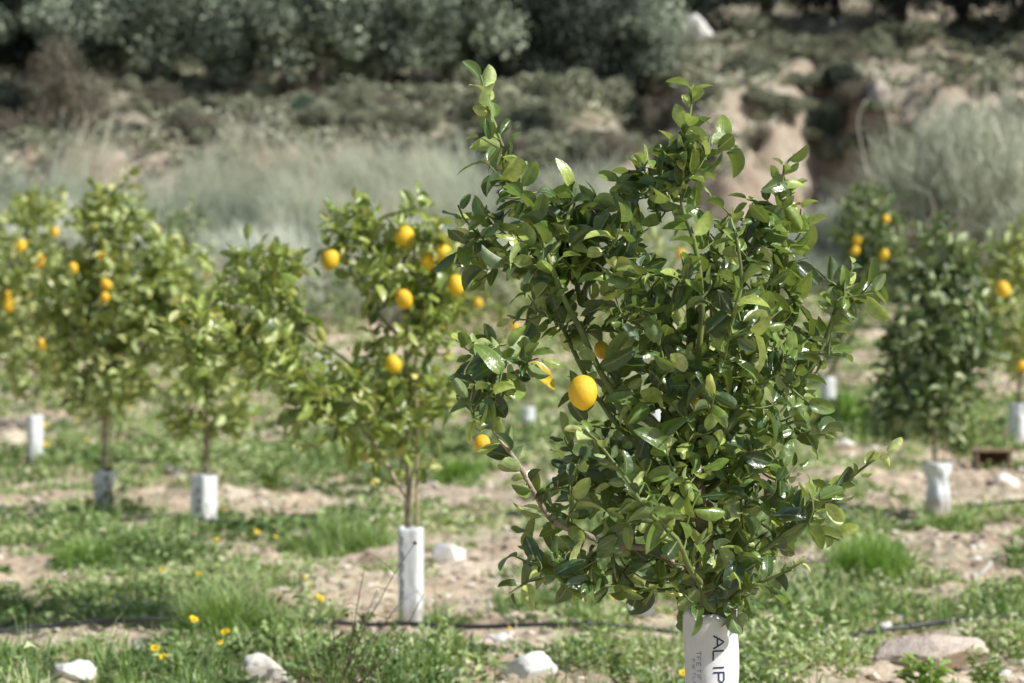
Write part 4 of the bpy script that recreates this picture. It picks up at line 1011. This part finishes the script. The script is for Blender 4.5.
rowB = [(-120, 57), (-30, 58), (60, 57.5), (130, 58.5), (205, 57), (280, 58), (350, 57.5), (420, 58), (490, 57), (555, 57.5), (625, 58.5), (690, 60)]
for i, (px, Y) in enumerate(rowB): hill_tree(px, 0, Y, 2.3 + .3 * math.sin(i * 3), (0, 3, 1, 3, 2)[i % 5], 'dense dark oak in the second line along the top of the slope', sz=1.1)
for i, (px, Y) in enumerate([(700, 61), (765, 60.5), (835, 61), (900, 60), (965, 58.5), (1035, 57), (1100, 58)]): hill_tree(px, 0, Y, 2.3 + .2 * math.sin(i * 2), 3 if i > 2 else (3, 0, 3)[i], 'dark tree standing behind the eroded cliff', 'dark trees behind the cliff', 1.15)
for i, px in enumerate(range(-160, 1200, 75)): hill_tree(px, 0, 70 + 2 * math.sin(i * 2.1), 3.2, 3 if i % 2 else 0, 'tall dark tree in the back line on the crest', 'back line of trees on the crest', 1.25)

BM_ = {'olive': [bush_mesh('shrub', M['scrub_olive'], 3400, .10, s, .75) for s in (1, 2, 3)],
       'brown': [bush_mesh('shrub', M['scrub_brown'], 3400, .10, s, .75, .6) for s in (4, 5)],
       'green': [bush_mesh('shrub', M['scrub_green'], 2000, .10, s, .85) for s in (6,)],
       'dark': [bush_mesh('shrub', M['far_dark'], 3400, .10, s, .75) for s in (7, 8)]}
def shrub(px, py, wpx, kind, label, group, hf=1.0, name='shrub'):
    x, y, z = on_ground(px, py); r = wpx / F * y / 2 * 1.15
    o = link(name, random.choice(BM_[kind]), None, (x, y, z - .05), label, 'shrub', group); o.scale = (r, r, r * hf); o.rotation_euler = (0, 0, random.random() * 6.28); return o
G1 = 'scrub bushes dotted over the hillside'
SH = [(62, 132, 120, 'brown', 'big brown dry bush at the upper left', 1.9), (8, 120, 75, 'dark', 'dark bush at the left edge beside the big brown bush', 1.6), (160, 110, 55, 'brown', 'pale brown dry clump right of the big brown bush', 1.5),
      (205, 100, 60, 'olive', 'olive shrub at the foot of the oaks on the left slope', 1.1), (310, 118, 42, 'green', 'blue-green rounded shrub on the left bare slope', 1.5), (262, 112, 40, 'olive', 'small olive shrub left of the blue-green one', 1),
      (360, 122, 50, 'olive', 'low olive shrub on bare pink soil right of the blue-green shrub', .8), (400, 132, 52, 'brown', 'low brown shrub with a dark shadow on the bare pink soil', .8), (185, 132, 46, 'brown', 'small brown bush at the top edge of the dry grass', .8),
      (230, 138, 40, 'brown', 'tiny brown clump above the dry grass', .7), (120, 135, 60, 'dark', 'dark low bush under the big brown bush', .7), (285, 145, 46, 'brown', 'low row of brown stalks on the bare slope', .6),
      (445, 112, 60, 'olive', 'olive shrub just left of the tallest lemon shoot', 1), (540, 120, 70, 'olive', 'rounded olive shrub right of the tallest lemon shoot', 1), (600, 105, 70, 'olive', 'pale olive shrub in the middle of the gully', 1.1),
      (545, 165, 75, 'olive', 'wide olive shrub low in the gully', .8), (610, 150, 80, 'olive', 'broad sage shrub across the gully floor', .9), (585, 78, 95, 'dark', 'dark bush filling the head of the gully', 1.5), (645, 120, 60, 'brown', 'brown shrub beside the left cliff', 1),
      (570, 190, 70, 'brown', 'brown low bush under the broad sage shrub', .7), (660, 175, 60, 'dark', 'dark bush under the left cliff', .9), (500, 85, 60, 'dark', 'dark bush behind the tallest lemon shoot', 1.7),
      (720, 48, 46, 'brown', 'round brown shrub on the terrace right of the pale boulder', 1), (805, 52, 52, 'olive', 'round olive shrub on the cliff terrace', 1), (760, 66, 44, 'olive', 'small olive tuft near the left cliff top', .7), (760, 30, 70, 'olive', 'wide olive shrub at the back of the terrace', .9),
      (845, 82, 60, 'dark', 'dark bush wedged in the cliff gully', 1), (820, 132, 44, 'green', 'grey-green shrub at the gully mouth', 1.5), (905, 40, 80, 'olive', 'long olive shrub on top of the right cliff', .7), (960, 48, 60, 'olive', 'olive shrub at the right end of the cliff top', .9),
      (690, 78, 60, 'olive', 'olive shrub fringe above the left cliff', .6), (640, 82, 50, 'olive', 'small sage shrub left of the cliff top', .9), (790, 105, 50, 'olive', 'olive shrub hanging over the middle of the cliff', .8), (870, 28, 60, 'brown', 'brown bush at the back of the cliff top', .9)]
for px, py, w, k, lab, hf in SH: shrub(px, py, w, k, lab, G1, hf)
# low scrub filling the gaps between the named shrubs
cnt = 0
for i in range(900):
    px = random.uniform(-40, 1060); py = random.uniform(45, 165)
    if ((690 < px < 800 and 75 < py < 200) or (860 < px < 1010 and 60 < py < 130)) and random.random() < .85 : continue
    if (300 < px < 470 and 128 < py < 150) : continue
    if px < 480 and py > 142: continue
    k = random.choice(['olive', 'olive', 'brown', 'dark' if 480 < px < 690 else 'olive'])
    lab = {'olive': 'small olive scrub bush', 'brown': 'small brown scrub bush', 'dark': 'small dark scrub bush'}[k] + (' on the left slope' if px < 480 else ' in the central gully' if px < 690 else ' around the eroded cliff')
    shrub(px, py, random.uniform(34, 78) if 480 < px < 690 else random.uniform(24, 60), k, lab, 'small scrub bushes on the hillside', random.uniform(.8, 1.4)); cnt += 1
    if cnt > 250: break

# wispy broom bushes in front of the cliff on the right
def broom(label, px, Y, wpx, hpx, n, seed, mat='broom', group=None, cat='shrub'):
    rng = np.random.default_rng(seed); x = (px - CX) / F * Y; z = gz1(x, Y); s = Y / F; R = wpx * s / 2; H = hpx * s
    root = empty('broom_bush', (x, Y, z), label, cat, group); mb = MB()
    nst = 60; A = [[], [], [], []]
    ends = []
    for k in range(nst):
        a = rng.random() * 6.28; t = rng.random() ** .6; e = np.array([math.cos(a) * R * t, math.sin(a) * R * t * .8, H * (.55 + .45 * math.sqrt(max(0, 1 - t * t))) * rng.uniform(.75, 1)]); ends.append(e)
    ends = np.array(ends); I = rng.integers(0, nst, n); u = rng.uniform(.35, 1, n) ** .7
    p = ends[I] * u[:, None] * np.stack([u ** .3, u ** .3, np.ones(n)], -1) + rng.normal(size=(n, 3)) * R * .09
    p[:, 2] = np.maximum(p[:, 2], .05)
    d = unit(ends[I]) * .9 + np.array([0, 0, .5]) + rng.normal(size=(n, 3)) * .38
    nn = unit(p - (0, 0, H * .3)) + rng.normal(size=(n, 3)) * .5
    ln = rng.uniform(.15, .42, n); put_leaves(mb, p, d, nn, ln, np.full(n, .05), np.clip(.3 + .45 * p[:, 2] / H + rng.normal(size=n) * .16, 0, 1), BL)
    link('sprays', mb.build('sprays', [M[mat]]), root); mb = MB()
    for k in range(0, nst, 2): mb.tube(smooth_poly([(0, 0, -.1), ends[k] * (.35, .35, .5), ends[k] * .95], 4), [.03, .006], 5)
    link('stems', mb.build('stems', [M['tree_bark']]), root)
    return root, (x, Y, z)
G2 = 'wispy grey-green bushes at the foot of the hill'
rt, o_ = broom('huge wispy grey-green bush filling the right side below the cliff', 965, 37.5, 240, 195, 11000, 1, group=G2)
for pts in (((905, 235), (925, 228), (934, 210), (925, 190), (900, 186)), ((868, 180), (862, 150), (858, 120), (866, 100)), ((893, 150), (889, 120), (884, 92), (890, 80)), ((985, 120), (1005, 100), (1030, 88)), ((930, 190), (945, 165), (960, 150))):
    mb = MB(); mb.tube(smooth_poly([np.array(P(a, b, 36.3)) - o_ for a, b in pts], 5), [.02, .01], 6); link('bare_branch', mb.build('bare_branch', [M['grey_branch']]), rt)
broom('wide wispy bush at the right edge in front of the huge one', 1060, 33, 150, 150, 5000, 2, group=G2)
broom('pale wispy bush behind the right side of the foreground crown', 850, 39.5, 120, 90, 4200, 3, group=G2)
broom('low pale wispy bush behind the middle of the foreground crown', 760, 41, 120, 60, 3200, 4, group=G2)
broom('dark wispy bush standing in for the shade under the huge grey-green bush', 940, 36, 110, 70, 2500, 5, 'scrub_brown', G2)  # brown sprays paint in the shadowed hollow beneath the big bush
broom('tall wispy pale bush rising behind the left lemon trees', 90, 38.5, 150, 90, 5000, 6, 'reed', G2)
broom('wispy pale bush at the left edge', -10, 38, 140, 80, 4500, 7, 'reed', G2)
broom('soft wispy bush between the thin pale tree and the fruiting tree', 255, 38, 130, 70, 4200, 8, 'reed', G2)
broom('dark-based wispy bush behind the left side of the fruiting tree', 300, 36.2, 80, 50, 2200, 9, 'broom', G2)
broom('soft wispy bush behind the top of the fruiting tree', 390, 39, 130, 60, 3800, 10, 'reed', G2)
broom('greenish wispy bush behind the left shoots of the foreground tree', 470, 37, 110, 80, 3400, 11, 'broom', G2)
broom('wispy bush hidden behind the upper middle of the foreground crown', 600, 38, 140, 80, 3800, 12, 'broom', G2)

# ------------------------------------------------------------------ light, sky, camera
sun_dir = Vector((0.74, -0.34, 0.74)).normalized()
elev = math.asin(sun_dir.z); az = math.atan2(sun_dir.x, sun_dir.y)
sl = bpy.data.lights.new('sun', 'SUN'); sl.energy = 5.0; sl.angle = math.radians(0.55); sl.color = (1.0, 0.97, 0.92)
so = bpy.data.objects.new('sun', sl); COL.objects.link(so); so.rotation_euler = sun_dir.to_track_quat('Z', 'Y').to_euler(); so.location = (20, -8, 18)
wd = bpy.data.worlds.new('World'); SC.world = wd; wd.use_nodes = True; nt = wd.node_tree
bg = nt.nodes['Background']; sk = nt.nodes.new('ShaderNodeTexSky'); sk.sky_type = 'NISHITA'; sk.sun_disc = False
sk.sun_elevation = elev; sk.sun_rotation = az; sk.dust_density = 1.5
nt.links.new(sk.outputs[0], bg.inputs[0]); bg.inputs[1].default_value = 0.092
cam = bpy.data.cameras.new('camera'); cam.lens = 85; cam.sensor_width = 36; cam.clip_end = 2000; cam.clip_start = 0.1
cam.dof.use_dof = True; cam.dof.focus_distance = 5.45; cam.dof.aperture_fstop = 4.2; cam.dof.aperture_blades = 0
co = bpy.data.objects.new('camera', cam); COL.objects.link(co); co.location = (0, 0, CAMZ); co.rotation_euler = (PI / 2, 0, 0)
SC.camera = co
SC.view_settings.view_transform = 'Standard'; SC.view_settings.look = 'None'; SC.view_settings.exposure = 0
SC.cycles.use_denoising = True; SC.cycles.max_bounces = 6; SC.cycles.diffuse_bounces = 3; SC.cycles.glossy_bounces = 2; SC.cycles.transmission_bounces = 4
SC.cycles.sample_clamp_indirect = 4; SC.cycles.caustics_reflective = False; SC.cycles.caustics_refractive = False
